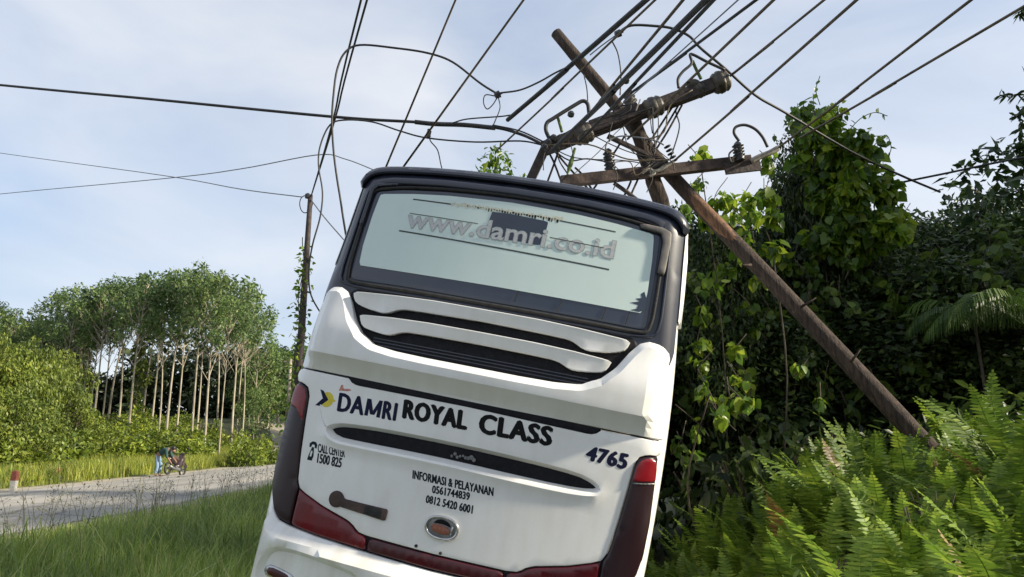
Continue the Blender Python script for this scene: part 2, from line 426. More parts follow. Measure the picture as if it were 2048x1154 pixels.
gx = np.unique(np.concatenate([np.linspace(-1500, -80, 14), np.linspace(-80, -26, 40), np.linspace(-26, 14, 130), np.linspace(14, 60, 30), np.linspace(60, 1500, 14)]))
gy = np.unique(np.concatenate([np.linspace(-1500, -40, 12), np.linspace(-40, 0, 30), np.linspace(0, 40, 120), np.linspace(40, 130, 80), np.linspace(130, 2500, 16)]))
GX, GY = np.meshgrid(gx, gy)
GZ = ground(GX.ravel(), GY.ravel())
nx, ny = len(gx), len(gy)
idx = np.arange(nx * ny).reshape(ny, nx)
gF = np.stack([idx[:-1, :-1], idx[:-1, 1:], idx[1:, 1:], idx[1:, :-1]], -1).reshape(-1, 4)
tag(link("ground", mesh_np("ground", np.stack([GX.ravel(), GY.ravel(), GZ], 1), gF, True), M['soil']), kind="structure")

def strip(name, offs, dz, mat, wob=0.0):
    c = ROAD; T = np.gradient(c, axis=0); T /= np.linalg.norm(T, axis=1)[:, None]; N = np.stack([T[:, 1], -T[:, 0]], 1)
    V = []; k = len(offs)
    for i in range(len(c)):
        for j, o in enumerate(offs):
            w = wob * (math.sin(i * 1.7 + j) + math.sin(i * 0.61 + 2 * j)) if j in (0, k - 1) else 0
            p = c[i] + N[i] * (o + w)
            V.append((p[0], p[1], float(ground0(p[0], p[1])) + dz[j]))
    F = [(i * k + j, i * k + j + 1, (i + 1) * k + j + 1, (i + 1) * k + j) for i in range(len(c) - 1) for j in range(k - 1)]
    return tag(link(name, mesh_py(name, V, F, True), mat), kind="structure")
ROAD = catmull(ROAD[::2], 6)
strip("gravel_shoulder", [-5.2, -4.4, -3.0, 3.0, 4.1, 4.6], [-0.03, 0.004, 0.0, 0.0, 0.004, -0.03], M['gravel'], 0.22)
strip("road", [-ROAD_HW, -1.8, 0, 1.8, ROAD_HW], [0.012, 0.05, 0.075, 0.05, 0.012], M['road'], 0.07)

# ================================================================== THE BUS
bus = empty("bus")
bus.matrix_world = B_M
tag(bus, "white and black coach tilted into the ditch, seen from behind", "bus")

def mirror(half):
    """half outline on the right side from top centre to bottom centre -> closed loop"""
    h = [p for p in half]
    l = [(-x, z) for x, z in reversed(half) if abs(x) > 1e-6]
    return h + l

def chaikin(P, it=2):
    P = np.asarray(P, float)
    for _ in range(it):
        Q = np.roll(P, -1, 0)
        P = np.stack([0.75 * P + 0.25 * Q, 0.25 * P + 0.75 * Q], 1).reshape(-1, 2)
    return P

def resample(P, step):
    P = np.asarray(P, float); Q = np.vstack([P, P[:1]])
    L = np.concatenate([[0], np.cumsum(np.linalg.norm(np.diff(Q, axis=0), axis=1))])
    n = max(8, int(L[-1] / step)); t = np.linspace(0, L[-1], n, endpoint=False)
    return np.stack([np.interp(t, L, Q[:, 0]), np.interp(t, L, Q[:, 1])], 1)

def seg_dist(X, P, closed=True):
    Q = np.roll(P, -1, 0) if closed else P[1:]
    A = P if closed else P[:-1]
    best = np.full(len(X), 1e9)
    for a, b in zip(A, Q):
        d = b - a; L = d.dot(d) + 1e-15
        t = np.clip(((X - a) @ d) / L, 0, 1)
        best = np.minimum(best, np.hypot(*(X - a - t[:, None] * d).T))
    return best

def inside(X, P):
    x, y = X[:, 0], X[:, 1]; r = np.zeros(len(X), bool)
    Q = np.roll(P, -1, 0)
    for a, b in zip(P, Q):
        c = ((a[1] > y) != (b[1] > y)) & (x < (b[0] - a[0]) * (y - a[1]) / (b[1] - a[1] + 1e-15) + a[0])
        r ^= c
    return r

BODY = resample(chaikin(mirror([(0, 3.60), (0.55, 3.592), (0.98, 3.565), (1.10, 3.54), (1.165, 3.47), (1.175, 3.36), (1.20, 2.95), (1.238, 2.55),
                                (1.264, 2.1), (1.268, 1.5), (1.25, 1.0), (1.21, 0.55), (1.17, 0.42), (1.10, 0.40), (0, 0.40)]), 2), 0.03)
RC = 0.15
def S(X):
    X = np.asarray(X, float)
    x, z = X[:, 0], X[:, 1]
    y = 0.10 * (x / 1.25) ** 2 + 0.09 * np.clip(z - 2.3, 0, None)
    d = np.where(inside(X, BODY), seg_dist(X, BODY), 0)
    r = np.clip(RC - d, 0, RC)
    return y + RC - np.sqrt(np.clip(RC * RC - r * r, 0, None))
def on_surf(X, off):
    X = np.asarray(X, float); e = 0.004
    y = S(X)
    gx_ = (S(X + [e, 0]) - S(X - [e, 0])) / (2 * e); gz_ = (S(X + [0, e]) - S(X - [0, e])) / (2 * e)
    gx_ = np.clip(gx_, -2.2, 2.2); gz_ = np.clip(gz_, -2.2, 2.2)
    n = np.stack([gx_, -np.ones(len(X)), gz_], 1); n /= np.linalg.norm(n, axis=1)[:, None]
    return np.stack([X[:, 0], y, X[:, 1]], 1) + n * np.asarray(off).reshape(-1, 1)

def plate(name, outline, mat, off=0.01, r=0.01, thick=0.03, grid=0.07, parent=None, fn=None, loops=(), step=0.03, sharp=False, fade=False, lines=(), ang=32):
    """curved sheet following the coach's rear: 'outline' in (x,z), rounded rim r, turned back by 'thick'"""
    P = resample(outline, step) if not sharp else np.asarray(outline, float)
    n = len(P); pts = [P]; edges = [(i, (i + 1) % n) for i in range(n)]
    rings = [r * 0.12, r * 0.45, r] if r > 0 else []
    Q = np.roll(P, -1, 0) - np.roll(P, 1, 0); nor = np.stack([-Q[:, 1], Q[:, 0]], 1); nor /= np.linalg.norm(nor, axis=1)[:, None] + 1e-12
    if not inside(P[:1] + nor[:1] * 1e-4, P)[0]: nor = -nor
    for d in rings:
        c = P + nor * d; ok = inside(c, P) & (seg_dist(c, P) > 0.9 * d); pts.append(c[ok])
    base = sum(map(len, pts))
    for lp in loops:
        lp = np.asarray(lp, float); m_ = len(lp); pts.append(lp)
        edges += [(base + i, base + (i + 1) % m_) for i in range(m_)]; base += m_
    for ln in lines:
        ln = np.asarray(ln, float); pts.append(ln); edges += [(base + i, base + i + 1) for i in range(len(ln) - 1)]; base += len(ln)
    x0, z0 = P.min(0); x1, z1 = P.max(0)
    gxx = np.arange(x0 + grid / 2, x1, grid); gzz = np.arange(z0 + grid / 2, z1, grid)
    if len(gxx) and len(gzz):
        G = np.stack(np.meshgrid(gxx, gzz), -1).reshape(-1, 2)
        G = G[inside(G, P)]
        if len(G):
            allp = np.concatenate(pts)
            G = G[seg_dist(G, P) > max(r * 1.2, grid * 0.35)]
        for lp in loops:
            if len(G): G = G[seg_dist(G, np.asarray(lp, float)) > grid * 0.3]
        for ln in lines:
            if len(G): G = G[seg_dist(G, np.asarray(ln, float), False) > grid * 0.35]
        pts.append(G)
    A = np.concatenate(pts)
    vo, eo, fo, ov, oe, of = delaunay_2d_cdt([Vector(p) for p in A], edges, [list(range(n))], 1, 1e-6)
    X = np.array([tuple(v) for v in vo])
    d = seg_dist(X, P); o = np.full(len(X), off)
    if r > 0:
        q = np.clip(r - d, 0, r); o = o - (r - np.sqrt(np.clip(r * r - q * q, 0, None)))
    if fn is not None: o = o + fn(X)
    if fade: o = o * (1 - 0.93 * smooth(1.10, 1.205, np.abs(X[:, 0])))
    V = on_surf(X, o)
    F = [tuple(f) for f in fo]
    # orientation towards -y
    def area(f):
        a, b, c = X[f[0]], X[f[1]], X[f[2]]; return (b[0] - a[0]) * (c[1] - a[1]) - (c[0] - a[0]) * (b[1] - a[1])
    F = [f if area(f) > 0 else f[::-1] for f in F]
    # skirt
    ob = [next((j for j, src in enumerate(ov) if i in src), None) for i in range(n)]
    ring = V[ob].copy(); ring[:, 1] += thick
    if r == 0: ring[:, 1] = V[ob][:, 1] + thick
    nb = len(V); V = np.vstack([V, ring])
    ccw = sum((P[i - 1][0] * P[i][1] - P[i][0] * P[i - 1][1]) for i in range(n)) > 0
    for i in range(n):
        j = (i + 1) % n
        f = (ob[i], nb + i, nb + j, ob[j])
        F.append(f if ccw else f[::-1])
    me = mesh_py(name, V, F, True)
    try:
        me.set_sharp_from_angle(angle=math.radians(ang))
    except Exception:
        pass
    return link(name, me, mat, parent if parent is not None else bus)

# body shell: rear cap, flanks and roof in one skin, closed at the front
def body_shell():
    P = BODY; n = len(P)
    rr = [0.0, RC * 0.06, RC * 0.2, RC * 0.45, RC]
    Q = np.roll(P, -1, 0) - np.roll(P, 1, 0); nor = np.stack([-Q[:, 1], Q[:, 0]], 1); nor /= np.linalg.norm(nor, axis=1)[:, None]
    if not inside(P[:1] + nor[:1] * 1e-4, P)[0]: nor = -nor
    V = []; F = []
    for d in rr:
        X = P + nor * d; y = S(X) + 0.012; V.append(np.stack([X[:, 0], y, X[:, 1]], 1))
    # rear rings (0 = rim), cap closed by fan
    k = len(rr)
    for a in range(k - 1):
        for i in range(n):
            j = (i + 1) % n; F.append((a * n + i, a * n + j, (a + 1) * n + j, (a + 1) * n + i))
    F.append(tuple((k - 1) * n + i for i in range(n)))
    ys = [0.6, 2.2, 4.0, 6.0, 8.0, 10.0, 11.3, 11.6, 11.72]
    sc = [1, 1, 1, 1, 1, 1, 1, 0.985, 0.93]
    cz = 1.9; base = k * n
    for y, s_ in zip(ys, sc):
        V.append(np.stack([P[:, 0] * s_, np.full(n, y), cz + (P[:, 1] - cz) * s_], 1))
    prev = 0
    for a in range(len(ys)):
        cur = base + a * n
        for i in range(n):
            j = (i + 1) % n; F.append((prev + i, cur + i, cur + j, prev + j))
        prev = cur
    F.append(tuple(prev + i for i in range(n))[::-1])
    me = mesh_py("body_shell", np.concatenate(V), F, True)
    bm = bmesh.new(); bm.from_mesh(me); bmesh.ops.recalc_face_normals(bm, faces=bm.faces); bm.to_mesh(me); bm.free()
    for p in me.polygons: p.use_smooth = True
    try: me.set_sharp_from_angle(angle=math.radians(40))
    except Exception: pass
    return link("body_shell", me, M['white'], bus)
body_shell()

# --- black upper shroud
U = [(0, 2.262), (0.30, 2.262), (0.52, 2.267), (0.68, 2.284), (0.79, 2.335), (0.87, 2.42), (0.94, 2.54), (0.995, 2.61), (1.05, 2.632), (1.12, 2.625), (1.185, 2.60), (1.225, 2.555)]
top = [(0, 3.592), (0.55, 3.584), (0.97, 3.557), (1.09, 3.53), (1.15, 3.465), (1.165, 3.36), (1.19, 2.95), (1.212, 2.60)]
plate("upper_shroud", mirror(top + [(1.2, 2.52), (1.0, 2.40), (0.85, 2.25), (0, 2.22)]), M['navy'], off=0.006, r=0.004, thick=0.01, grid=0.06)
# roof lip: the thick rounded visor over the window
lip = [(0, 3.598), (0.55, 3.59), (0.97, 3.563), (1.09, 3.535), (1.152, 3.46), (1.16, 3.40), (1.13, 3.385), (1.105, 3.45), (1.04, 3.488), (0.9, 3.51), (0.5, 3.533), (0, 3.54)]
plate("roof_visor", resample(chaikin(mirror(lip), 1), 0.02), M['navy'], off=0.050, r=0.026, thick=0.08, grid=0.05)
plate("window_header", resample(mirror([(0, 3.505), (0.5, 3.498), (0.9, 3.472), (1.03, 3.435), (1.02, 3.395), (0.9, 3.425), (0.5, 3.448), (0, 3.455)]), 0.03), M['navy'], off=0.03, r=0.014, thick=0.03, grid=0.1)

# --- rear window: dark pane, frosted film over most of it
WIN = [(0, 3.432), (0.45, 3.42), (0.8, 3.395), (0.985, 3.362), (1.005, 3.33), (1.015, 3.05), (1.015, 2.72), (0.995, 2.70), (0.6, 2.705), (0, 2.70)]
pane = plate("rear_window", mirror(WIN), M['glass'], off=0.012, r=0.004, thick=0.01, grid=0.06)
film_o = mirror([(0, 3.402), (0.45, 3.39), (0.70, 3.372), (0.945, 3.345), (0.962, 3.335), (0.978, 3.17), (0.985, 2.95), (0.975, 2.82), (0.965, 2.806), (0.55, 2.806), (0, 2.808)])
# film torn away in the middle and chipped low on the right
film_parts = film_o
plate("window_film", film_parts, M['film'], off=0.0165, r=0.0, thick=0.003, grid=0.05, parent=pane)
plate("film_hole", [(-0.122, 3.318), (0.0, 3.322), (0.268, 3.308), (0.264, 3.20), (0.262, 3.14), (0.20, 3.132), (0.10, 3.140), (-0.05, 3.132), (-0.128, 3.138), (-0.134, 3.22)], M['glass'], off=0.0180, r=0.0, thick=0.002, grid=0.035, parent=pane)
plate("film_chip", [(0.965, 2.95), (0.945, 2.93), (0.955, 2.905), (0.92, 2.895), (0.945, 2.88), (0.89, 2.862), (0.94, 2.855), (0.935, 2.83), (0.90, 2.815), (0.955, 2.812), (0.985, 2.83), (0.988, 2.90)], M['glass'], off=0.0180, r=0.0, thick=0.002, grid=0.03, parent=pane, sharp=True)
def line_on(name, a, b, w, mat, off=0.0173, jag=0.0, parent=None, n=24):
    t = np.linspace(0, 1, n); rs = np.random.default_rng(int(abs(a[0]) * 1000) + n)
    cx = a[0] + (b[0] - a[0]) * t; cz = a[1] + (b[1] - a[1]) * t
    w1 = w * (1 + jag * rs.uniform(-1, 1, n)); w2 = w * (1 + jag * rs.uniform(-1, 1, n))
    up = np.stack([cx, cz + w1 / 2], 1); dn = np.stack([cx, cz - w2 / 2], 1)
    V = np.concatenate([on_surf(up, off), on_surf(dn, off)])
    F = [(i, n + i, n + i + 1, i + 1) for i in range(n - 1)]
    return link(name, mesh_py(name, V, F, True), mat, parent or pane)
line_on("demister_line", (-0.745, 3.091), (0.72, 3.052), 0.011, M['darkline'])
line_on("demister_line", (-0.705, 3.332), (-0.42, 3.331), 0.010, M['darkline'])
line_on("demister_line", (0.34, 3.327), (0.715, 3.314), 0.009, M['darkline'])
line_on("demister_line", (-0.70, 3.226), (-0.20, 3.218), 0.005, M['darkline'], 0.0205)
line_on("demister_line", (0.30, 3.20), (0.66, 3.19), 0.006, M['darkline'], 0.0205)
line_on("torn_film_edge", (-0.42, 3.333), (0.36, 3.336), 0.024, M['torn'], 0.0172, 0.85, n=70)
line_on("torn_film_edge", (-0.137, 3.32), (-0.131, 3.22), 0.02, M['torn'], 0.0172, 0.3, n=12)
rs = np.random.default_rng(5)
mb = MB()
for i in range(34):                                    # ragged dark flecks along the tear
    x = -0.30 + i * 0.019; z = 3.337 + rs.uniform(-0.004, 0.004); h = rs.uniform(0.008, 0.030); w = rs.uniform(0.003, 0.009)
    if x < -0.15: h *= 0.4
    V = on_surf(np.array([[x - w, z], [x + w, z - 0.002], [x + w * 0.5, z - h], [x - w * 0.8, z - h * 0.8]]), 0.0178)
    mb.add(V, [(0, 3, 2, 1)])
mb.build("tear_marks", M['ink'], pane)
for xx, m_ in ((0.45, 'rubber'), (0.73, 'rubber'), (0.89, 'rubber'), (0.20, 'rubber')):
    line_on("pane_joint", (xx, 2.8), (xx + 0.001, 2.71), 0.004, M[m_], 0.0165, n=4)
for xx, z0, z1 in ((0.45, 2.72, 2.80), (0.735, 2.72, 2.80), (0.885, 2.72, 2.80), (0.16, 2.73, 2.80)):
    bm_ = MB(); bm_.tube(on_surf(np.stack([np.linspace(xx, xx + 0.012, 5), np.linspace(z0, z1, 5)], 1), 0.018), 0.0035, 5)
    bm_.build("hanging_wire", M['rubber'], pane)
# rubber seal round the window
def surf_tube(name, loop, rad, mat, off, parent=None, closed=True, seg=6):
    P = resample(loop, 0.04) if closed else np.asarray(loop, float)
    if closed: P = np.vstack([P, P[:1]])
    mb = MB(); mb.tube(on_surf(P, off), rad, seg, not closed)
    return mb.build(name, mat, parent or bus, True)
surf_tube("window_seal", chaikin(mirror([(0, 3.452), (0.45, 3.44), (0.82, 3.412), (1.02, 3.37), (1.03, 3.33), (1.045, 3.05), (1.045, 2.70), (0.99, 2.678), (0.6, 2.682), (0, 2.682)]), 1), 0.013, M['rubber'], 0.012)
surf_tube("window_seal", chaikin(mirror([(0, 3.478), (0.45, 3.466), (0.84, 3.436), (1.055, 3.39), (1.07, 3.33), (1.085, 3.05), (1.10, 2.72), (1.06, 2.655), (0.6, 2.655), (0, 2.655)]), 1), 0.010, M['navy'], 0.010)
# peeled corner seal, top right
plate("peeled_seal", [(0.86, 3.388), (0.90, 3.40), (1.01, 3.395), (1.062, 3.372), (1.068, 3.30), (1.066, 3.10), (1.058, 3.075), (1.022, 3.085), (1.026, 3.30), (1.005, 3.352), (0.93, 3.36), (0.87, 3.366)], M['greyseal'], off=0.040, r=0.010, thick=0.03, grid=0.1, step=0.02)
plate("window_bracket", [(-1.04, 3.40), (-0.99, 3.415), (-0.84, 3.432), (-0.84, 3.418), (-0.985, 3.395), (-1.015, 3.36), (-1.03, 3.10), (-1.052, 3.10)], M['navy'], off=0.034, r=0.006, thick=0.025, grid=0.1, step=0.02)
# pale corner trims down the side of the window
for s in (-1, 1):
    pl = [(s * x, z) for x, z in ((1.163, 3.46), (1.172, 3.40), (1.185, 3.20), (1.205, 2.93), (1.213, 2.80), (1.198, 2.80), (1.190, 2.93), (1.168, 3.20), (1.155, 3.40))]
    plate("corner_trim", pl, M['white'], off=0.016, r=0.004, thick=0.03, grid=0.2, step=0.02)
    mb = MB(); mb.tube([(s * 1.172, 0.40, 3.44), (s * 1.190, 0.34, 3.25), (s * 1.205, 0.30, 3.0), (s * 1.222, 0.28, 2.78)], [0.010, 0.016, 0.018, 0.012], 8)
    mb.build("side_trim", M['white'], bus, True)

# --- louvre zone: dark recess and two white bars
plate("louvre_recess", mirror([(0, 2.65), (0.95, 2.64), (0.985, 2.60), (0.93, 2.52), (0.86, 2.41), (0.785, 2.325), (0.68, 2.272), (0.5, 2.255), (0, 2.25)]), M['grille'], off=0.011, r=0.004, thick=0.006, grid=0.06)
for zz in (2.29, 2.31, 2.33):
    line_on("louvre_slat", (-0.72, zz), (0.72, zz), 0.007, M['navy'], 0.016, parent=bus)
L1 = [(0, 2.635), (0.35, 2.635), (0.6, 2.627), (0.88, 2.612), (0.932, 2.606), (0.915, 2.55), (0.875, 2.526), (0.80, 2.508), (0.69, 2.496), (0.645, 2.505), (0.60, 2.530), (0.55, 2.545), (0.43, 2.549), (0, 2.556)]
L2 = [(0, 2.485), (0.35, 2.484), (0.6, 2.476), (0.79, 2.464), (0.842, 2.458), (0.82, 2.40), (0.785, 2.378), (0.70, 2.364), (0.62, 2.357), (0.575, 2.368), (0.535, 2.390), (0.48, 2.400), (0.35, 2.403), (0, 2.406)]
for L_ in (L1, L2):
    bar = plate("louvre_bar", resample(mirror(L_), 0.02), M['white'], off=0.055, r=0.006, thick=0.04, grid=0.05, ang=16,
          fn=lambda X: 0.018 * smooth(-0.05, 0.05, X[:, 1] - (2.595 if X[:, 1].mean() > 2.5 else 2.445)))
    zc = 2.6 if L_ is L1 else 2.45
    line_on("bar_seam", (-0.002, zc + 0.03), (0.002, zc - 0.04), 0.002, M['greyseal'], 0.075, parent=bar, n=6)

# --- white shoulders and ledge between louvres and engine lid
sh = U[:-1] + [(1.212, 2.55), (1.222, 2.40), (1.229, 2.20), (1.232, 2.06), (1.13, 2.052), (0.84, 2.052), (0, 2.046)]
def ledge(X):
    z = X[:, 1]
    a = np.clip((z - 2.055) / 0.115, 0, 1) ** 1.15 * 0.085 * (1 - 0.5 * smooth(2.3, 2.6, z))
    ch = np.clip(1 - seg_dist(X, UU, False) / 0.042, 0, 1) * 0.034        # chamfer along the U-shaped rim
    return a * (1 - smooth(1.05, 1.24, np.abs(X[:, 0])) * 0.85) - ch
UU = np.array([(-x, z) for x, z in U[::-1]] + U[1:])
UU = UU[np.abs(UU[:, 0]) < 1.19]
_n = np.gradient(UU, axis=0); _n = np.stack([_n[:, 1], -_n[:, 0]], 1) * 1.0; _n /= np.linalg.norm(_n, axis=1)[:, None]
def _rs(P, n):
    L = np.concatenate([[0], np.cumsum(np.linalg.norm(np.diff(P, axis=0), axis=1))]); t = np.linspace(0, L[-1], n); return np.stack([np.interp(t, L, P[:, 0]), np.interp(t, L, P[:, 1])], 1)
_r = _rs(UU + _n * 0.042, 90); _r = _r[np.abs(_r[:, 0]) < 1.15]
URIM = (_r, np.stack([np.linspace(-1.16, 1.16, 60), np.full(60, 2.168)], 1))
plate("shoulder_panel", mirror(sh), M['white'], off=0.024, r=0.004, thick=0.06, grid=0.04, fn=ledge, fade=True, lines=URIM, ang=14)
surf_tube("panel_seam", [(x, 2.046) for x in np.linspace(-1.2, 1.2, 40)], 0.0045, M['rubber'], 0.010, closed=False)
plate("lid_slot", [(-0.845, 2.052), (0.0, 2.050), (0.862, 2.048), (0.85, 2.03), (0.82, 2.005), (0.78, 2.000), (0, 2.012), (-0.75, 2.004), (-0.79, 2.010), (-0.82, 2.035)], M['grille'], off=0.024, r=0.003, thick=0.02, grid=0.1)

# --- engine lid with the long grip recess
HANDLE = resample(chaikin([(-0.905, 1.690), (-0.86, 1.722), (-0.78, 1.742), (-0.5, 1.762), (0, 1.772), (0.5, 1.765), (0.76, 1.752), (0.86, 1.726), (0.915, 1.688), (0.86, 1.662), (0.68, 1.650), (0.3, 1.652), (0, 1.656), (-0.3, 1.652), (-0.66, 1.642), (-0.83, 1.640)], 1), 0.02)
def inset(P, d):
    Q = np.roll(P, -1, 0) - np.roll(P, 1, 0); nor = np.stack([-Q[:, 1], Q[:, 0]], 1); nor /= np.linalg.norm(nor, axis=1)[:, None]
    if not inside(P[:1] + nor[:1] * 1e-4, P)[0]: nor = -nor
    return P + nor * d
def grip(X):
    ins = inside(X, HANDLE); d = seg_dist(X, HANDLE)
    dd = np.where(ins, d, -d)
    z = X[:, 1]
    low = smooth(1.71, 1.64, z)                        # soft lip under the recess
    return -0.055 * smooth(-0.012, 0.020, dd) + low * 0.016 * np.exp(-((dd + 0.028) / 0.022) ** 2)
LID = [(0, 2.036), (0.6, 2.037), (1.12, 2.040), (1.215, 2.036), (1.228, 1.99), (1.215, 1.952), (1.15, 1.948), (1.105, 1.925), (1.082, 1.87), (1.068, 1.72), (1.045, 1.52), (1.015, 1.33), (0.99, 1.285), (0.94, 1.262), (0.80, 1.215), (0.60, 1.168), (0.555, 1.145), (0.52, 1.116), (0.45, 1.108), (0, 1.102)]
lid = plate("engine_lid", mirror(LID), M['white'], off=0.020, r=0.006, thick=0.03, grid=0.05, fn=grip,
            loops=(inset(HANDLE, -0.045), inset(HANDLE, -0.025), inset(HANDLE, -0.010), HANDLE, inset(HANDLE, 0.018)))
plate("grip_insert", inset(HANDLE, 0.014), M['grille'], off=-0.022, r=0.006, thick=0.01, grid=0.1, parent=lid, sharp=True)
rs = np.random.default_rng(3)
mb = MB()
for i in range(9):
    x = -0.03 + 0.018 * i; z = 1.705 + rs.uniform(-0.012, 0.012)
    a = on_surf(np.array([[x, z]]), -0.012)[0]
    mb.lathe(a, (0, -1, 0), [(0, 0.004), (0, rs.uniform(0.008, 0.016)), (0.006, 0.007), (0.006, 0.001)], 8)
mb.build("grip_badge", M['steel'], lid)
for x, z in ((-0.125, 1.125), (0.035, 1.118)):
    mb = MB(); p = on_surf(np.array([[x, z]]), 0.018)[0]; mb.lathe(p, (0, -1, 0), [(0, 0.010), (0.008, 0.010), (0.011, 0.004), (0.011, 0.001)], 8); mb.build("lid_bolt", M['rubber'], lid)

# --- tail lamps and lower lens band
def sx(P, s): return [(s * x, z) for x, z in P]
TL = [(1.195, 1.944), (1.15, 1.940), (1.110, 1.918), (1.088, 1.868), (1.074, 1.72), (1.051, 1.52), (1.021, 1.33), (0.998, 1.285), (0.995, 1.05), (1.09, 1.073), (1.15, 1.14), (1.195, 1.24), (1.216, 1.36), (1.222, 1.55), (1.216, 1.75), (1.21, 1.88)]
TLred = [(1.193, 1.930), (1.15, 1.927), (1.118, 1.908), (1.098, 1.865), (1.088, 1.775), (1.15, 1.785), (1.210, 1.80), (1.206, 1.88)]
WED = [(0.988, 1.277), (0.94, 1.256), (0.80, 1.208), (0.60, 1.160), (0.56, 1.138), (0.525, 1.110), (0.46, 1.10), (0.44, 1.022), (0.80, 1.034), (0.988, 1.050)]
for s in (-1, 1):
    lamp = plate("tail_lamp", sx(TL, s), M['lampdark'], off=0.030, r=0.016, thick=0.04, grid=0.05)
    plate("red_lens", sx(TLred if s > 0 else TLred[:4] + [(1.083, 1.70), (1.15, 1.775), (1.212, 1.80), (1.206, 1.88)], s), M['lampred'], off=0.0335, r=0.008, thick=0.012, grid=0.05, parent=lamp, step=0.015)
    plate("lens_rib", sx([(1.085, 1.768), (1.15, 1.778), (1.211, 1.792), (1.211, 1.786), (1.15, 1.771), (1.085, 1.760)], s), M['steel'] if s > 0 else M['lampdark'], off=0.034, r=0.001, thick=0.01, parent=lamp, step=0.02)
    plate("lower_lens", sx(WED, s), M['lampdeep' if s < 0 else 'lampwine'], off=0.028, r=0.014, thick=0.04, grid=0.05)
plate("centre_lens_band", mirror([(0, 1.094), (0.3, 1.097), (0.435, 1.099), (0.435, 1.021), (0, 1.012)]), M['lampwine'], off=0.026, r=0.012, thick=0.04, grid=0.06)
plate("lens_backing", mirror([(0, 1.112), (0.5, 1.12), (0.58, 1.17), (0.94, 1.27), (1.03, 1.34), (1.08, 1.75), (1.10, 1.95), (1.215, 1.955), (1.232, 1.55), (1.225, 1.34), (1.16, 1.12), (1.08, 1.05), (0, 0.99)]), M['grille'], off=0.008, r=0.002, thick=0.01, grid=0.08)

# --- bumper
BT = [(0, 1.002), (0.44, 1.010), (0.80, 1.024), (0.995, 1.040), (1.09, 1.060), (1.155, 1.125), (1.203, 1.235), (1.226, 1.36), (1.232, 1.60)]
BUM = BT[:-1] + [(1.232, 1.36), (1.234, 0.9), (1.222, 0.58), (1.17, 0.44), (1.1, 0.425), (0, 0.425)]
bx, bz = np.array(BT)[:, 0], np.array(BT)[:, 1]
REC = {s: np.array(sx([(1.10, 0.72), (1.095, 0.84), (1.05, 0.90), (0.97, 0.925), (0.82, 0.93), (0.46, 0.905), (0.40, 0.86), (0.38, 0.70), (0.42, 0.62), (0.98, 0.60), (1.07, 0.64)], s)) for s in (-1, 1)}
for s in REC: REC[s] = resample(chaikin(REC[s], 2), 0.03)
RED = resample(chaikin([(-1.075, 0.70), (-1.07, 0.765), (-1.03, 0.775), (-0.86, 0.765), (-0.83, 0.73), (-0.86, 0.70), (-1.04, 0.685)], 1), 0.02)
def bump(X):
    t = np.interp(np.abs(X[:, 0]), bx, bz) - X[:, 1]
    o = 0.075 * smooth(0.0, 0.085, t) * (1 - 0.6 * smooth(1.12, 1.24, np.abs(X[:, 0])))
    for s in REC:
        dd = np.where(inside(X, REC[s]), 1, -1) * seg_dist(X, REC[s])
        o = o - 0.045 * smooth(-0.012, 0.035, dd)
    return o
bumper = plate("rear_bumper", resample(mirror(BUM), 0.03), M['whitedirty'], off=0.030, r=0.012, thick=0.05, grid=0.035, fade=True, fn=bump, loops=(REC[-1], REC[1], inset(REC[-1], 0.03), inset(REC[1], 0.03)))
for s in (-1, 1):
    plate("reflector_bezel", resample(chaikin(sx([(1.075, 0.735), (1.065, 0.79), (1.02, 0.797), (0.86, 0.775), (0.83, 0.74), (0.87, 0.715), (1.03, 0.715)], s), 1), 0.02), M['chrome'], off=0.072, r=0.010, thick=0.03, parent=bumper)
    plate("reflector", resample(chaikin(sx([(1.055, 0.742), (1.045, 0.78), (1.01, 0.785), (0.88, 0.767), (0.86, 0.742), (0.89, 0.727), (1.02, 0.728)], s), 1), 0.02), M['lampwine'], off=0.078, r=0.008, thick=0.02, parent=bumper)
plate("number_plate_panel", [(-0.28, 0.52), (0.28, 0.52), (0.28, 0.70), (-0.28, 0.70)], M['grille'], off=0.112, r=0.006, thick=0.02, parent=bumper)

# --- lettering
def text_on(s, quad, mat, name="lettering", bold=0.0, off=0.0207, parent=None, spacing=1.0, fat=0.0):
    cu = bpy.data.curves.new("txt", 'FONT'); cu.body = s; cu.size = 1.0; cu.offset = bold; cu.space_character = spacing
    cu.fill_mode = 'FRONT'; cu.resolution_u = 3
    ob = bpy.data.objects.new("txt", cu); COL.objects.link(ob)
    bpy.context.view_layer.update()
    me = ob.to_mesh(); V = np.array([v.co[:] for v in me.vertices]); F = [tuple(p.vertices) for p in me.polygons]
    ob.to_mesh_clear(); bpy.data.objects.remove(ob); bpy.data.curves.remove(cu)
    x0, y0 = V[:, 0].min(), V[:, 1].min(); x1, y1 = V[:, 0].max(), V[:, 1].max()
    u = ((V[:, 0] - x0) / (x1 - x0))[:, None]; v = ((V[:, 1] - y0) / (y1 - y0))[:, None]
    bl, br, tl, tr = [np.array(q, float) for q in quad]
    X = (bl * (1 - u) + br * u) * (1 - v) + (tl * (1 - u) + tr * u) * v
    sh = [(0, 0)] if not fat else [(-fat, 0), (0, 0), (fat, 0), (0, fat * 0.5), (0, -fat * 0.5)]
    Vs = [on_surf(X + np.array(q), off + 0.0003 * i) for i, q in enumerate(sh)]
    Fs = [tuple(j + i * len(X) for j in f) for i in range(len(sh)) for f in F]
    return link(name, mesh_py(name, np.concatenate(Vs), Fs), mat, parent or lid)
text_on("DA", [(-0.850, 1.818), (-0.668, 1.8258), (-0.862, 1.934), (-0.678, 1.9383)], M['inkblue'], bold=0.004, spacing=1.08, fat=0.0066)
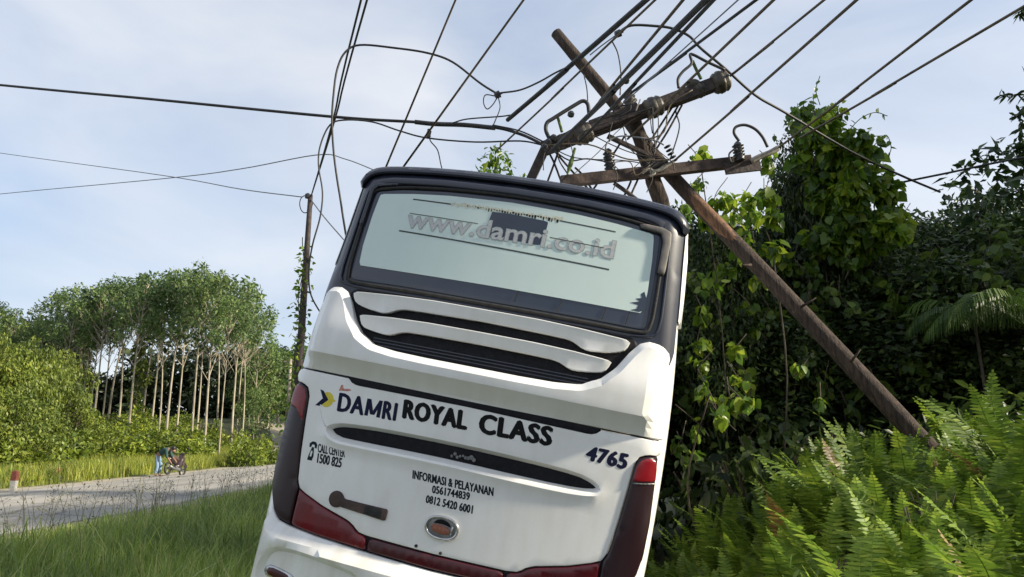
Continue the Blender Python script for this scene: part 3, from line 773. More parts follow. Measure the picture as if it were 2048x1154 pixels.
text_on("RI", [(-0.528, 1.8318), (-0.440, 1.8355), (-0.537, 1.9416), (-0.448, 1.9437)], M['inkblue'], bold=0.004, spacing=1.18, fat=0.0066)
def letter_m(x0, x1, z0, z1, w, slope):
    xm = (x0 + x1) / 2
    polys = [[(x0, z0), (x0 + w, z0), (x0 + w - 0.004, z1), (x0 - 0.004, z1)], [(x1 - w, z0), (x1, z0), (x1 - 0.004, z1), (x1 - w - 0.004, z1)],
             [(x0 - 0.004, z1), (x0 + w * 1.0, z1), (xm + w * 0.35, z0 + 0.012), (xm - w * 0.65, z0 + 0.012)], [(x1 - w * 1.05, z1), (x1 - 0.004, z1), (xm + w * 0.55, z0 + 0.012), (xm - w * 0.45, z0 + 0.012)]]
    mb = MB()
    for k, q in enumerate(polys):
        q = np.array(q); q[:, 1] += (q[:, 0] - x0) * slope; mb.add(on_surf(q, 0.0207 + 0.0003 * k), [(0, 1, 2, 3)])
    return mb.build("lettering", M['inkblue'], lid)
text_on("ROYAL", [(-0.390, 1.862), (0.03, 1.872), (-0.402, 1.978), (0.02, 1.986)], M['ink'], bold=0.012, spacing=1.10, fat=0.0085)
text_on("CLASS", [(0.118, 1.871), (0.568, 1.882), (0.108, 1.990), (0.562, 1.996)], M['ink'], bold=0.012, spacing=1.10, fat=0.0085)
text_on("4765", [(0.792, 1.846), (1.036, 1.836), (0.800, 1.930), (1.042, 1.930)], M['inkblue'], bold=0.015, spacing=1.08, fat=0.006)
text_on("CALL CENTER", [(-0.921, 1.532), (-0.722, 1.540), (-0.931, 1.586), (-0.735, 1.592)], M['teal'], bold=0.008, fat=0.0015)
text_on("1500 825", [(-0.908, 1.466), (-0.732, 1.472), (-0.916, 1.526), (-0.738, 1.532)], M['teal'], bold=0.01, fat=0.0022)
text_on("INFORMASI & PELAYANAN", [(-0.240, 1.511), (0.283, 1.516), (-0.249, 1.561), (0.276, 1.566)], M['teal'], bold=0.008, spacing=1.05, fat=0.0022)
text_on("0561744839", [(-0.097, 1.453), (0.144, 1.460), (-0.103, 1.499), (0.138, 1.506)], M['teal'], bold=0.008, spacing=1.05, fat=0.0022)
text_on("0812 5420 6001", [(-0.124, 1.387), (0.178, 1.387), (-0.127, 1.434), (0.174, 1.436)], M['teal'], bold=0.008, spacing=1.05, fat=0.0022)
pl = text_on("www.damri.co.id", [(-0.712, 3.118), (0.735, 3.122), (-0.712, 3.258), (0.735, 3.256)], M['greyletter'], bold=0.03, off=0.0196, parent=pane)
text_on("www.damri.co.id", [(-0.705, 3.124), (0.730, 3.127), (-0.705, 3.252), (0.730, 3.250)], M['paleletter'], bold=0.008, off=0.0201, parent=pane)
def flat(name, pts, mat, off=0.0208, parent=None):
    X = np.asarray(pts, float); return link(name, mesh_py(name, on_surf(X, off), [tuple(range(len(X)))]), mat, parent or lid)
letter_m(-0.657, -0.546, 1.8266, 1.9362, 0.0255, 0.045)
# arrow emblem before the name
ci = [( -0.945 + 0.048 * math.cos(a), 1.874 + 0.050 * math.sin(a)) for a in np.linspace(math.radians(-130), math.radians(130), 18)]
flat("arrow_emblem", [(-0.962, 1.874)] + ci, M["yellow"])
flat("arrow_emblem", [(-0.906, 1.862), (-0.878, 1.876), (-0.906, 1.892)], M['yellow'], 0.0211)
flat("arrow_emblem", [(-1.022, 1.822), (-0.985, 1.824), (-0.935, 1.874), (-0.985, 1.926), (-1.012, 1.930), (-0.978, 1.876)], M['inkblue'], 0.0214)
flat("red_scuff", [(-0.875, 1.945), (-0.868, 1.985), (-0.855, 1.990), (-0.845, 1.965), (-0.80, 1.972), (-0.785, 1.965), (-0.81, 1.955), (-0.855, 1.950)], M['redmark'])
# telephone pictogram
flat("phone_symbol", [(-0.990, 1.552), (-0.994, 1.575), (-0.975, 1.592), (-0.950, 1.592), (-0.935, 1.575), (-0.936, 1.552), (-0.950, 1.553), (-0.955, 1.572), (-0.972, 1.572), (-0.978, 1.553)], M['teal'])
flat("phone_symbol", [(-0.985, 1.470), (-0.950, 1.470), (-0.944, 1.500), (-0.955, 1.556), (-0.970, 1.556), (-0.982, 1.500)], M['teal'])
flat("phone_symbol", [(-0.972, 1.495), (-0.960, 1.495), (-0.958, 1.525), (-0.965, 1.535), (-0.971, 1.525)], M['white'], 0.0212)
# painted-over key-shaped maker's mark
key = [(-0.71 + 0.052 * math.cos(a), 1.278 + 0.052 * math.sin(a)) for a in np.linspace(math.radians(35), math.radians(315), 22)]
key = key + [(-0.66, 1.238), (-0.50, 1.230), (-0.37, 1.222), (-0.352, 1.228), (-0.352, 1.292), (-0.362, 1.294), (-0.50, 1.292), (-0.655, 1.292)]
plate("blacked_out_badge", key, M['armbrown'], off=0.032, r=0.004, thick=0.012, grid=0.05, parent=lid, step=0.015)
plate("badge_patch", [(-0.505, 1.236), (-0.385, 1.230), (-0.385, 1.285), (-0.505, 1.288)], M['rubber'], off=0.034, r=0.002, thick=0.006, parent=lid, step=0.02)
# oval maker's emblem
def oval(cx, cz, a, b, n=40, rot=0.0, p=2.3):
    t = np.linspace(0, 2 * math.pi, n, endpoint=False)
    x = a * np.sign(np.cos(t)) * np.abs(np.cos(t)) ** (2 / p); z = b * np.sign(np.sin(t)) * np.abs(np.sin(t)) ** (2 / p)
    return np.stack([cx + x * math.cos(rot) - z * math.sin(rot), cz + x * math.sin(rot) + z * math.cos(rot)], 1)
emb = plate("oval_emblem", oval(0.012, 1.264, 0.098, 0.062), M['steel'], off=0.026, r=0.004, thick=0.012, grid=0.05, parent=lid, sharp=True)
P = oval(0.012, 1.264, 0.100, 0.064); mb = MB(); mb.tube(on_surf(np.vstack([P, P[:1]]), 0.030), 0.0095, 8, False); mb.build("emblem_ring", M['chrome'], emb, True)
plate("emblem_centre", oval(0.005, 1.255, 0.062, 0.026, 24, -0.12), M['rustred'], off=0.034, r=0.004, thick=0.01, parent=emb, sharp=True)
plate("emblem_arch", [(-0.045, 1.285), (-0.03, 1.305), (0.0, 1.315), (0.035, 1.310), (0.06, 1.295), (0.068, 1.278), (0.02, 1.288)], M['ink'], off=0.0335, r=0.002, thick=0.006, parent=emb, step=0.015)
plate("emblem_bar", [(0.072, 1.235), (0.088, 1.235), (0.086, 1.290), (0.074, 1.290)], M['chrome'], off=0.036, r=0.002, thick=0.006, parent=emb, step=0.015)
surf_tube("lid_crease", [(-0.985, 1.835), (-0.972, 1.79), (-0.945, 1.745), (-0.905, 1.70)], 0.0030, M['white'], 0.0205, lid, closed=False)

# --- flanks: windows, wheels, wheel arches, front (out of the camera's sight but part of the coach)
bw = np.array(BODY)
def side_x(z):
    zz = np.array([0.42, 0.55, 1.0, 1.5, 2.1, 2.55, 2.95, 3.36]); xx = np.array([1.17, 1.21, 1.25, 1.268, 1.264, 1.238, 1.20, 1.175]); return np.interp(z, zz, xx)
for s in (-1, 1):
    for k in range(6):
        y0, y1 = 1.2 + k * 1.65, 1.2 + k * 1.65 + 1.58
        mb = MB(); zs = np.linspace(1.95, 3.05, 5); V = []
        for y in (y0, y1):
            for z in zs: V.append((s * (side_x(z) + 0.008), y, z))
        V = np.array(V); Vi = V.copy(); Vi[:, 0] -= s * 0.006
        F = [(i, i + 1, 6 + i, 5 + i) for i in range(4)]
        mb.add(np.vstack([V, Vi]), F + [(0, 5, 15, 10), (4, 14, 19, 9), (0, 10, 11, 1), (1, 11, 12, 2), (2, 12, 13, 3), (3, 13, 14, 4), (5, 6, 16, 15), (6, 7, 17, 16), (7, 8, 18, 17), (8, 9, 19, 18)])
        mb.build("side_window", M['glass'], bus)
    for y in (2.9, 9.0):
        w = MB(); w.lathe((s * 0.93, y, 0.50), (s, 0, 0), [(0, 0.30), (0, 0.47), (0.03, 0.50), (0.24, 0.50), (0.27, 0.47), (0.275, 0.30)], 28)
        wheel = w.build("wheel", M['rubber'], bus, False)
        h = MB(); h.lathe((s * 1.12, y, 0.50), (s, 0, 0), [(0, 0.29), (0.08, 0.28), (0.05, 0.20), (0.07, 0.10), (0.11, 0.08), (0.11, 0.01)], 20); h.build("rim", M['steel'], wheel)
        a = MB(); t = np.linspace(0, math.pi, 16)
        a.tube([(s * 1.243, y + 0.58 * math.cos(q), 0.48 + 0.58 * math.sin(q)) for q in t], 0.03, 6); a.build("wheel_arch", M['grille'], bus, True)
    for k in range(4):
        mb = MB(); mb.box((s * 1.248, 4.2 + k * 1.15, 1.05), (0.012, 1.10, 0.85)); mb.build("luggage_door", M['white'], bus)
    mb = MB(); mb.tube([(s * 1.1, 11.6, 3.2), (s * 1.3, 12.0, 3.1), (s * 1.38, 12.1, 2.7)], 0.03, 8); arm = mb.build("mirror_arm", M['rubber'], bus, True)
    mb = MB(); mb.lathe((s * 1.38, 12.06, 2.62), (0, 1, 0), [(0, 0.02), (0, 0.13), (0.06, 0.12), (0.10, 0.06), (0.11, 0.01)], 16); mb.build("mirror_head", M['rubber'], arm, True)
mb = MB(); mb.box((0, 11.70, 2.45), (2.1, 0.08, 1.5)); mb.build("windscreen", M['glass'], bus)
mb = MB(); mb.box((0, 5.6, 3.62), (1.5, 2.2, 0.16)); mb.build("roof_air_conditioner", M['white'], bus)

# ================================================================== POLES AND CABLES
DP = 10.5                                               # the struck pole stands about this far ahead
def R3(px, py, d=DP): return ray(px, py, d)

pole = empty("utility_pole", R3(1320, 405, DP + 0.1) * [1, 1, 0])
tag(pole, "snapped wooden utility pole top with two crooked cross arms above the coach roof", "utility pole")
pole_inv = Matrix.Translation(-Vector(pole.location))
def pchild(mb, name, mat, parent=None, sm=False):
    o = mb.build(name, mat, parent if parent is not None else pole, sm)
    if parent is None: o.matrix_parent_inverse = pole_inv
    return o
a, b = R3(1262, 222), R3(1322, 410)
d = (b - a) / np.linalg.norm(b - a)
base = R3(1338, 455, DP + 0.1)
mb = MB(); pts = [a + (base - a) * t for t in np.linspace(-0.02, 1, 14)]
mb.tube([p + 0.012 * np.array([math.sin(i * 2.1), math.cos(i * 1.3), 0]) for i, p in enumerate(pts)], np.linspace(0.105, 0.125, 14), 14)
pchild(mb, "pole_shaft", M['wood'], sm=True)
# upper arm
A0, A1 = R3(1092, 296, 10.35), R3(1452, 160, 10.25)
ax = (A1 - A0) / np.linalg.norm(A1 - A0)
def on_arm(px): return A0 + (A1 - A0) * ((px - 1092) / (1452 - 1092))
mb = MB(); mb.beam(A0 - ax * 0.05, A1, 0.17, 0.18); arm1 = pchild(mb, "cross_arm", M['arm'])
mb = MB(); mb.beam(on_arm(1180) + [0, -0.10, 0.03], on_arm(1275) + [0, -0.10, 0.03], 0.04, 0.19); pchild(mb, "arm_plate", M['arm'])
def bell(px, R, L, back=0.0, lumps=True):
    c = on_arm(px) - ax * L / 2
    prof = [(0, 0.05), (0, R * 0.62), (L * 0.10, R * 0.80), (L * 0.22, R * 0.92), (L * 0.30, R * 0.84), (L * 0.42, R * 1.0), (L * 0.60, R * 0.97), (L * 0.68, R * 0.86), (L * 0.80, R * 0.95), (L * 0.93, R * 0.82), (L, R * 0.6), (L, 0.04)]
    m_ = MB(); m_.lathe(c, ax, prof, 22); pchild(m_, "insulator", M['porcelain'], sm=True)
bell(1440, 0.175, 0.26); bell(1398, 0.125, 0.16); bell(1305, 0.165, 0.30); bell(1165, 0.165, 0.30); bell(1125, 0.12, 0.26)
mb = MB(); mb.lathe(on_arm(1388) + [0, 0, 0.06], (0, 0, 1), [(0, 0.09), (0.05, 0.11), (0.10, 0.09), (0.13, 0.05), (0.13, 0.01)], 16); pchild(mb, "arm_cap", M['porcelain'], sm=True)
mb = MB(); mb.lathe(R3(1262, 216, 10.3), (-0.1, 0, 1), [(0, 0.08), (0.05, 0.10), (0.08, 0.06), (0.11, 0.11), (0.15, 0.07), (0.18, 0.09), (0.22, 0.05), (0.28, 0.05), (0.30, 0.02)], 16); pchild(mb, "pin_insulator", M['porcelain'], sm=True)
mb = MB(); mb.beam(R3(1272, 222, 10.16), R3(1280, 200, 10.16), 0.02, 0.05, (0, 1, 0)); pchild(mb, "bracket", M['grip'])
mb = MB(); mb.beam(A0 + [0.0, 0, 0.02], R3(1060, 362, 10.4), 0.13, 0.10, (0, 1, 0)); pchild(mb, "arm_drop", M['arm'])
mb = MB(); mb.beam(R3(1215, 272, 10.4), R3(1300, 312, 10.45), 0.05, 0.085, (0, 1, 0)); pchild(mb, "brace", M['arm'])
# lower arm
C0, C1 = R3(1122, 364, 10.3), R3(1500, 322, 10.6)
mb = MB(); mb.beam(C0, C1, 0.14, 0.155); arm2 = pchild(mb, "cross_arm", M['armbrown'])
mb = MB(); mb.beam(R3(1450, 338, 10.45), R3(1520, 330, 10.5), 0.05, 0.17); pchild(mb, "arm_plate", M['arm'])
for px, py, h in ((1221, 344, 0.34), (1480, 322, 0.28)):
    prof = [(0, 0.06), (0.02, 0.085)]
    for k in range(5): prof += [(h * (0.12 + 0.17 * k), 0.062), (h * (0.17 + 0.17 * k), 0.088), (h * (0.22 + 0.17 * k), 0.066)]
    prof += [(h, 0.05), (h + 0.03, 0.02)]
    mb = MB(); mb.lathe(R3(px, py, 10.4), (-0.08, 0, 1), prof, 16); pchild(mb, "pin_insulator", M['blackins'], sm=True)
for i, (px, py) in enumerate(((1334, 292), (1338, 299), (1341, 306), (1345, 313), (1348, 320))):
    mb = MB(); mb.lathe(R3(px, py, 10.3), (0.4, 0, -0.9), [(0, 0.02), (0.004, 0.055), (0.02, 0.05), (0.03, 0.015)], 12); pchild(mb, "insulator_disc", M['blackins'], sm=True)
for i in range(5):
    q = i / 5 * 2 * math.pi; c = R3(1312, 335, 10.28)
    mb = MB(); t = np.linspace(0, 2 * math.pi, 16)
    mb.tube([c + np.array([0.15 * math.cos(k) + 0.03 * math.sin(i), -0.02 + 0.04 * math.sin(k + q), 0.10 * math.sin(k + q * 0.4)]) for k in t], 0.014, 6); pchild(mb, "wire_coil", M['wire'])
def bit(name, pts, rad, mat, d=10.3):
    P = np.array([R3(p[0], p[1], p[2] if len(p) > 2 else d) for p in pts]); mb = MB(); mb.tube(catmull(P, 6), rad, 7); return pchild(mb, name, mat, sm=True)
bit("jumper", [(1102, 284), (1092, 262), (1094, 246), (1108, 236), (1150, 210), (1166, 202), (1175, 208), (1178, 226)], 0.030, M['wire'], 10.2)
bit("jumper", [(1357, 176), (1356, 158), (1366, 143), (1383, 127), (1380, 110), (1388, 110), (1415, 124), (1450, 140)], 0.022, M['wire'], 10.1)
bit("jumper", [(1478, 282), (1468, 266), (1472, 254), (1490, 250), (1510, 258), (1525, 274), (1535, 294)], 0.022, M['wire'], 10.3)
bit("jumper", [(1462, 325), (1458, 310), (1464, 302), (1474, 298)], 0.014, M['wire'], 10.3)
bit("jumper", [(1215, 306), (1211, 295), (1220, 280), (1245, 272), (1285, 276), (1312, 282), (1328, 290)], 0.012, M['wiregrey'], 10.2)
bit("moss_stem", [(1116, 236), (1120, 250), (1124, 264)], 0.022, M['moss'], 10.2)
bit("moss_stem", [(1385, 122), (1393, 140), (1402, 158)], 0.024, M['moss'], 10.15)
bit("moss_stem", [(1150, 296), (1142, 325), (1134, 350)], [0.02, .02, .02, .02, .03, .03, .035, .035, .03, .03, .02, .015, .01], M['moss'], 10.2)
bit("dead_end_grip", [(1300, 344), (1318, 340), (1335, 330), (1348, 322)], 0.028, M['grip'], 10.2)
bit("dead_end_grip", [(1285, 346), (1298, 338), (1310, 346), (1300, 352)], 0.018, M['grip'], 10.2)
bit("dead_end_grip", [(1502, 322), (1520, 313), (1540, 305), (1556, 296)], 0.045, M['grip'], 10.45)
for p in ([(1095, 300), (1108, 325), (1122, 362)], [(1119, 296), (1108, 328), (1094, 366)], [(1106, 298), (1135, 332), (1182, 384)], [(1150, 335), (1165, 350), (1186, 382)],
          [(1080, 322), (1074, 345), (1068, 366)], [(1228, 366), (1255, 385), (1290, 412)], [(1262, 362), (1256, 376), (1246, 396)], [(1276, 358), (1268, 376), (1258, 398)], [(1195, 366), (1190, 374), (1182, 384)],
          [(1296, 290), (1320, 252), (1346, 212)], [(1306, 294), (1330, 256), (1356, 212)], [(1314, 296), (1338, 258), (1364, 210)], [(1212, 330), (1232, 300), (1252, 268)], [(1235, 345), (1245, 352), (1262, 358)]):
    bit("tie_rod", p, 0.016 if p[0][0] != 1228 else 0.032, M['arm'], 10.45)
for px, py in ((1095, 290), (1105, 282), (1088, 300), (1110, 305), (1250, 168), (1140, 235)):
    mb = MB(); mb.lathe(R3(px, py, 10.2), (0.3, -0.4, 1), [(0, 0.02), (0.02, 0.05), (0.07, 0.05), (0.10, 0.02)], 8); pchild(mb, "clamp", M['blackins'])

rs = np.random.default_rng(17)
hub = [(1095, 290), (1125, 268), (1170, 262), (1225, 245), (1262, 210), (1300, 330), (1222, 325), (1340, 320), (1305, 215), (1290, 280), (1140, 355), (1385, 180)]
for k in range(17):
    a_, b_ = [hub[q] for q in rs.choice(len(hub), 2, replace=False)]
    m1 = ((a_[0] * 2 + b_[0]) / 3 + rs.uniform(-18, 18), (a_[1] * 2 + b_[1]) / 3 + rs.uniform(-22, 26)); m2 = ((a_[0] + b_[0] * 2) / 3 + rs.uniform(-18, 18), (a_[1] + b_[1] * 2) / 3 + rs.uniform(-22, 26))
    bit("loose_wire", [a_, m1, m2, b_], float(rs.choice([0.006, 0.008, 0.011])), M['wire' if k % 3 else 'wirebrown'], 10.05 + 0.35 * rs.uniform())
for k in range(9):
    a_ = hub[k]; e_ = (a_[0] + rs.uniform(-30, 30), a_[1] + rs.uniform(20, 60)); bit("loose_wire", [a_, ((a_[0] + e_[0]) / 2 + rs.uniform(-12, 12), (a_[1] + e_[1]) / 2), e_], 0.007, M['wire'], 10.15)

# leaning pole that crosses in front of the struck one
a, m_, b = ray(1112, 66, 11.3), ray(1338, 346, 10.75), ray(1830, 868, 9.2)
b2 = b + (b - m_) * 0.04
P = catmull([a, ray(1235, 214, 11.0), m_, ray(1575, 595, 10.0), b, b2], 6)
lp = empty("leaning_pole", b2); tag(lp, "long wooden pole leaning from the ferns up across the struck pole", "pole")
mb = MB(); rs = np.random.default_rng(2)
mb.tube(P, np.linspace(0.095, 0.128, len(P)) * (1 + rs.uniform(-0.035, 0.035, len(P))), 16); o = mb.build("pole_shaft", M['wood'], lp, True); o.matrix_parent_inverse = Matrix.Translation(-Vector(b2))
i0 = np.argmin(np.abs(P[:, 0] - ray(1385, 400, 10.6)[0])); i1 = np.argmin(np.abs(P[:, 0] - ray(1470, 500, 10.3)[0]))
Q = P[i0:i1 + 1] + np.array([-0.012, -0.022, 0.012]); mb = MB(); mb.tube(Q, np.linspace(0.098, 0.108, len(Q)) * np.interp(np.linspace(0, 1, len(Q)), [0, 0.25, 0.75, 1], [0.72, 1, 1, 0.72]), 14); o = mb.build("bare_wood", M['woodred'], lp, True); o.matrix_parent_inverse = Matrix.Translation(-Vector(b2))
for k, (px, py, dd, dx, dz) in enumerate(((1600, 615, 9.72, 0.20, 0.12), (1502, 530, 10.05, -0.16, -0.02), (1700, 725, 9.45, 0.12, 0.16))):
    c = ray(px, py, dd); mb = MB(); mb.tube([c, c + [dx * 0.6, -0.05, dz * 0.6], c + [dx, -0.07, dz]], [0.022, 0.014, 0.006], 6); o = mb.build("branch_stub", M['wood'], lp, True); o.matrix_parent_inverse = Matrix.Translation(-Vector(b2))

# next pole along the road, with creeper on it
a, b = ray(621, 390, 22), ray(594, 800, 22); d = (b - a); b = a + d * (a[2] / -d[2] * -1 if False else (a[2] - 0.0) / (a[2] - b[2]))
p2 = empty("utility_pole", b); tag(p2, "dark creeper-hung utility pole left of the coach window", "utility pole")
mb = MB(); mb.tube([a + (b - a) * t for t in np.linspace(0, 1, 10)], np.linspace(0.075, 0.15, 10), 12); o = mb.build("pole_shaft", M['arm'], p2, True); o.matrix_parent_inverse = Matrix.Translation(-Vector(b))
t = np.linspace(0, 2 * math.pi, 20); c = a + [-0.12, 0, -0.30]
mb = MB(); mb.tube([c + np.array([0.20 * math.cos(q), 0.05 * math.sin(2 * q), 0.28 * math.sin(q)]) for q in t], 0.016, 6); o = mb.build("wire_coil", M['wire'], p2); o.matrix_parent_inverse = Matrix.Translation(-Vector(b))
mb = MB(); mb.lathe(a + [-0.08, 0, -0.12], (0, 0, 1), [(0, 0.03), (0.02, 0.09), (0.14, 0.09), (0.18, 0.03)], 10); o = mb.build("insulator", M['blackins'], p2); o.matrix_parent_inverse = Matrix.Translation(-Vector(b))
POLE2 = (a, b)
# far pole by the bend
a = ray(581, 716, 72); p3 = empty("utility_pole", (a[0], a[1], float(ground(a[0], a[1])))); tag(p3, "distant pale utility pole with short cross arm beside the bend", "utility pole")
mb = MB(); mb.tube([(0, 0, -0.3), (0.05, 0, a[2] - p3.location.z)], [0.20, 0.14], 10); mb.build("pole_shaft", M['bark'], p3, True)
mb = MB(); mb.beam((-0.6, 0, a[2] - p3.location.z - 0.35), (0.95, 0, a[2] - p3.location.z - 0.25), 0.14, 0.16); mb.build("cross_arm", M['bark'], p3)

def cable(pts, rad, mat, label, ext0=0.0, ext1=0.0, group=None, name="power_cable", sub=6):
    P = np.array([p if len(p) == 3 and isinstance(p, np.ndarray) else ray(*p) for p in pts])
    P = list(P)
    if ext1: P.append(P[-1] + (P[-1] - P[-2]) * ext1)
    if ext0: P.insert(0, P[0] + (P[0] - P[1]) * ext0)
    mb = MB(); mb.tube(catmull(P, sub), rad, 6); o = mb.build(name, mat, None, True)
    return tag(o, label, "cable", group)
def hdepth(z, py, px=1024):
    """depth at which a level wire at height z shows at image row py"""
    c, s = math.cos(PITCH), math.sin(PITCH); v = (577 - py) / FPX
    return (z - 1.6) * (c - v * s) / (s + v * c)
def overhead(p0, d0, p1, rad, mat, label, mid=None, sagz=0.0, name="power_cable"):
    A = ray(*p0, d0); z = A[2] + sagz
    Bp = ray(*p1, hdepth(z, p1[1]))
    L = [A, A * 0.5 + Bp * 0.5 + np.array([0, 0, -0.015]), Bp]
    e = Bp + (Bp - A) / np.linalg.norm(Bp - A) * 24
    mb = MB(); mb.tube(catmull(L + [e], 6), rad, 6); return tag(mb.build(name, mat, None, True), label, "cable")
for h, pb, lab in ((bus_pt(-1.06, 0.32, 3.56), (911, 0), "thin brown wire running up from the coach roof's left corner, leftmost of two"), (bus_pt(-0.93, 0.32, 3.60), (1047, 0), "thin brown wire rising steeply from the coach roof, right of its twin")):
    e = ray(*pb, 4.6)
    mb = MB(); dirv = (e - h) / np.linalg.norm(e - h); mb.tube(catmull([h, h * 0.5 + e * 0.5, e, e + dirv * 20], 6), 0.008, 6); tag(mb.build("power_cable", M['wirebrown'], None, True), lab, "cable")
overhead((1015, 240), 10.6, (1292, 0), 0.034, M['wire'], "thick black cable rising past the leaning pole top, left side")
overhead((992, 302), 11.2, (1310, 0), 0.014, M['wirebrown'], "thin brown wire passing just right of the leaning pole tip")
overhead((1130, 285), 10.2, (1366, 0), 0.018, M['wirebrown'], "brown wire crossing the leaning pole's middle above the upper arm")
overhead((1100, 305), 10.1, (1412, 0), 0.034, M['wire'], "heaviest black cable bundle rising from the upper arm's left end")
overhead((1160, 282), 10.0, (1427, 0), 0.022, M['wire'], "black cable close under the heaviest bundle")
overhead((1240, 212), 10.2, (1476, 0), 0.009, M['wiregrey'], "faint grey wire between two thicker black cables")
overhead((1262, 186), 10.2, (1512, 0), 0.020, M['wire'], "black cable leaving the pin insulator on top of the upper arm")
overhead((1255, 278), 10.2, (1547, 0), 0.017, M['wirebrown'], "brown wire crossing in front of the upper arm's middle")
overhead((1462, 150), 10.2, (1648, 0), 0.017, M['wirebrown'], "brown wire leaving the round insulator at the arm's right end")
overhead((1348, 322), 10.2, (1713, 0), 0.016, M['wirebrown'], "long brown wire rising from the lower arm's pale grip")
overhead((1556, 296), 10.45, (1942, 0), 0.016, M['wirebrown'], "brown wire rising from the lower arm's right end, upper of two")
overhead((1600, 276), 11.6, (2046, 14), 0.018, M['wirebrown'], "rightmost brown wire rising over the leafy vine top")
cable([(-700, 100, 18), (0, 170, 13.6), (300, 198, 12.2), (660, 233, 11.2), (830, 244, 10.9), (975, 253, 10.7), (1040, 268, 10.5), (1092, 292, 10.35)], 0.024, M['wire'], "black cable crossing the whole left sky to the pole", sub=8)
cable([(830, 244, 10.86), (870, 248, 10.8), (930, 250, 10.75), (990, 256, 10.6)], 0.036, M['wire'], "thickened spliced stretch on the black cable left of the pole")
cable([(905, 246, 10.7), (935, 238, 10.7), (1000, 233, 10.7), (1022, 230, 10.6)], 0.011, M['wire'], "short loose strand bridging the splice and thick cable")
cable([(995, 188, 10.7), (960, 166, 10.7), (905, 124, 10.8), (855, 106, 10.8), (790, 96, 10.9), (720, 90, 11), (690, 105, 11), (674, 140, 11), (667, 190, 11), (664, 240, 11), (667, 300, 11), (673, 350, 11), (681, 400, 11), (687, 440, 11), (700, 520, 11)], 0.017, M['wire'], "big black loop of slack cable left above the coach")
cable([(1085, 290, 10.4), (1040, 282, 10.6), (950, 284, 10.8), (855, 276, 10.9), (800, 262, 10.9), (745, 244, 11), (690, 240, 11), (660, 250, 11), (641, 290, 11), (637, 330, 11), (645, 385, 11), (640, 435, 11), (625, 490, 11), (618, 540, 11), (622, 590, 11), (650, 640, 11)], 0.013, M['wire'], "slack thin cable drooping beside the dark creeper pole")
cable([(1088, 284, 10.4), (1040, 262, 10.5), (985, 250, 10.6)], 0.012, M['wire'], "short strand from upper arm end to black cable splice")
cable([(1000, 186, 10.7), (1040, 180, 10.7), (1078, 164, 10.7), (1110, 146, 10.6), (1135, 134, 10.5)], 0.014, M['wire'], "short cable from black connector towards the leaning pole")
cable([(990, 192, 10.7), (971, 190, 10.7), (967, 205, 10.7), (974, 218, 10.7), (985, 210, 10.7), (994, 196, 10.7)], 0.009, M['wire'], "tiny curl of wire under the black connector")
cable([(997, 196, 10.7), (1000, 216, 10.7), (991, 240, 10.7), (984, 256, 10.7)], 0.009, M['wire'], "thin wire hanging from black connector to the splice")
cable([(862, 262, 10.85), (860, 280, 10.85), (875, 300, 10.9), (882, 330, 10.9), (890, 360, 10.9)], 0.010, M['wire'], "thin wire dropping from the splice behind the coach roof")
cable([(1225, 84, 10.4), (1236, 108, 10.4), (1242, 150, 10.4), (1240, 190, 10.4)], 0.011, M['wire'], "thin wire hanging from connector to the upper pin insulator")
cable([(1168, 150, 10.9), (1174, 180, 10.8), (1176, 222, 10.3)], 0.010, M['wire'], "thin wire hanging off the leaning pole")
cable([(1180, 110, 10.7), (1205, 90, 10.5), (1238, 66, 10.3)], 0.010, M['wiregrey'], "short grey wire from thick cable to connector")
cable([(1236, 66, 10.3), (1262, 51, 10.3), (1310, 52, 10.3), (1345, 57, 10.3), (1378, 72, 10.3), (1402, 97, 10.3), (1450, 137, 10.3), (1510, 190, 10.6), (1570, 225, 11.0), (1700, 302, 11.8), (1800, 350, 12.4), (1880, 384, 12.9)], 0.020, M['wire'], "black cable arching over the upper arm then falling right")
cable([(2400, 262, 9.0), (2048, 315, 11.5), (1900, 345, 12.5), (1780, 370, 13.2), (1700, 392, 13.8)], 0.020, M['wire'], "black twisted cable entering from the right edge")
PT = POLE2[0]
for dx, lab in ((0, "cable rising from creeper pole to top edge, left of its pair"), (12, "cable rising from creeper pole to top edge, right of its pair")):
    z = PT[2]; e = ray(722 + dx, 0, hdepth(z - 0.3, 0))
    mb = MB(); mb.tube(catmull([PT + [0.02, 0, -0.05], ray(666 + dx * 0.3, 240, hdepth(z - 0.3, 240)), e, e + (e - PT) / np.linalg.norm(e - PT) * 25], 6), 0.020, 6); tag(mb.build("power_cable", M['wire'], None, True), lab, "cable")
cable([(-300, 262, 46), (0, 306, 40), (320, 350, 30), (480, 378, 25), (604, 394, 22)], 0.018, M['wiregrey'], "faint wire sloping down across left sky to creeper pole")
cable([(-300, 420, 46), (0, 388, 40), (330, 357, 30), (480, 338, 26), (632, 310, 23), (690, 318, 22), (760, 345, 21)], 0.018, M['wiregrey'], "faint wire climbing across the left sky towards the coach roof")
cable([(621, 398, 22), (650, 436, 21), (690, 482, 20)], 0.020, M['wiregrey'], "thin wire slanting from creeper pole down behind the coach")
for px, py, dd, lab in ((995, 188, 10.7, "small black connector on the slack loop's end"), (1236, 66, 10.3, "small black connector high above the upper arm")):
    mb = MB(); mb.lathe(ray(px - 6, py + 4, dd), (0.8, 0, 0.35), [(0, 0.02), (0.01, 0.055), (0.09, 0.06), (0.10, 0.02), (0.14, 0.015)], 8)
    tag(mb.build("cable_connector", M['blackins'], None), lab, "connector")
mb = MB(); mb.lathe(ray(857, 275, 10.85), (0, 0, 1), [(0, 0.02), (0.02, 0.04), (0.05, 0.025), (0.07, 0.04), (0.10, 0.025), (0.14, 0.02)], 8); tag(mb.build("cable_connector", M['porcelain'], None), "small pale insulator hanging below the black cable splice", "connector")

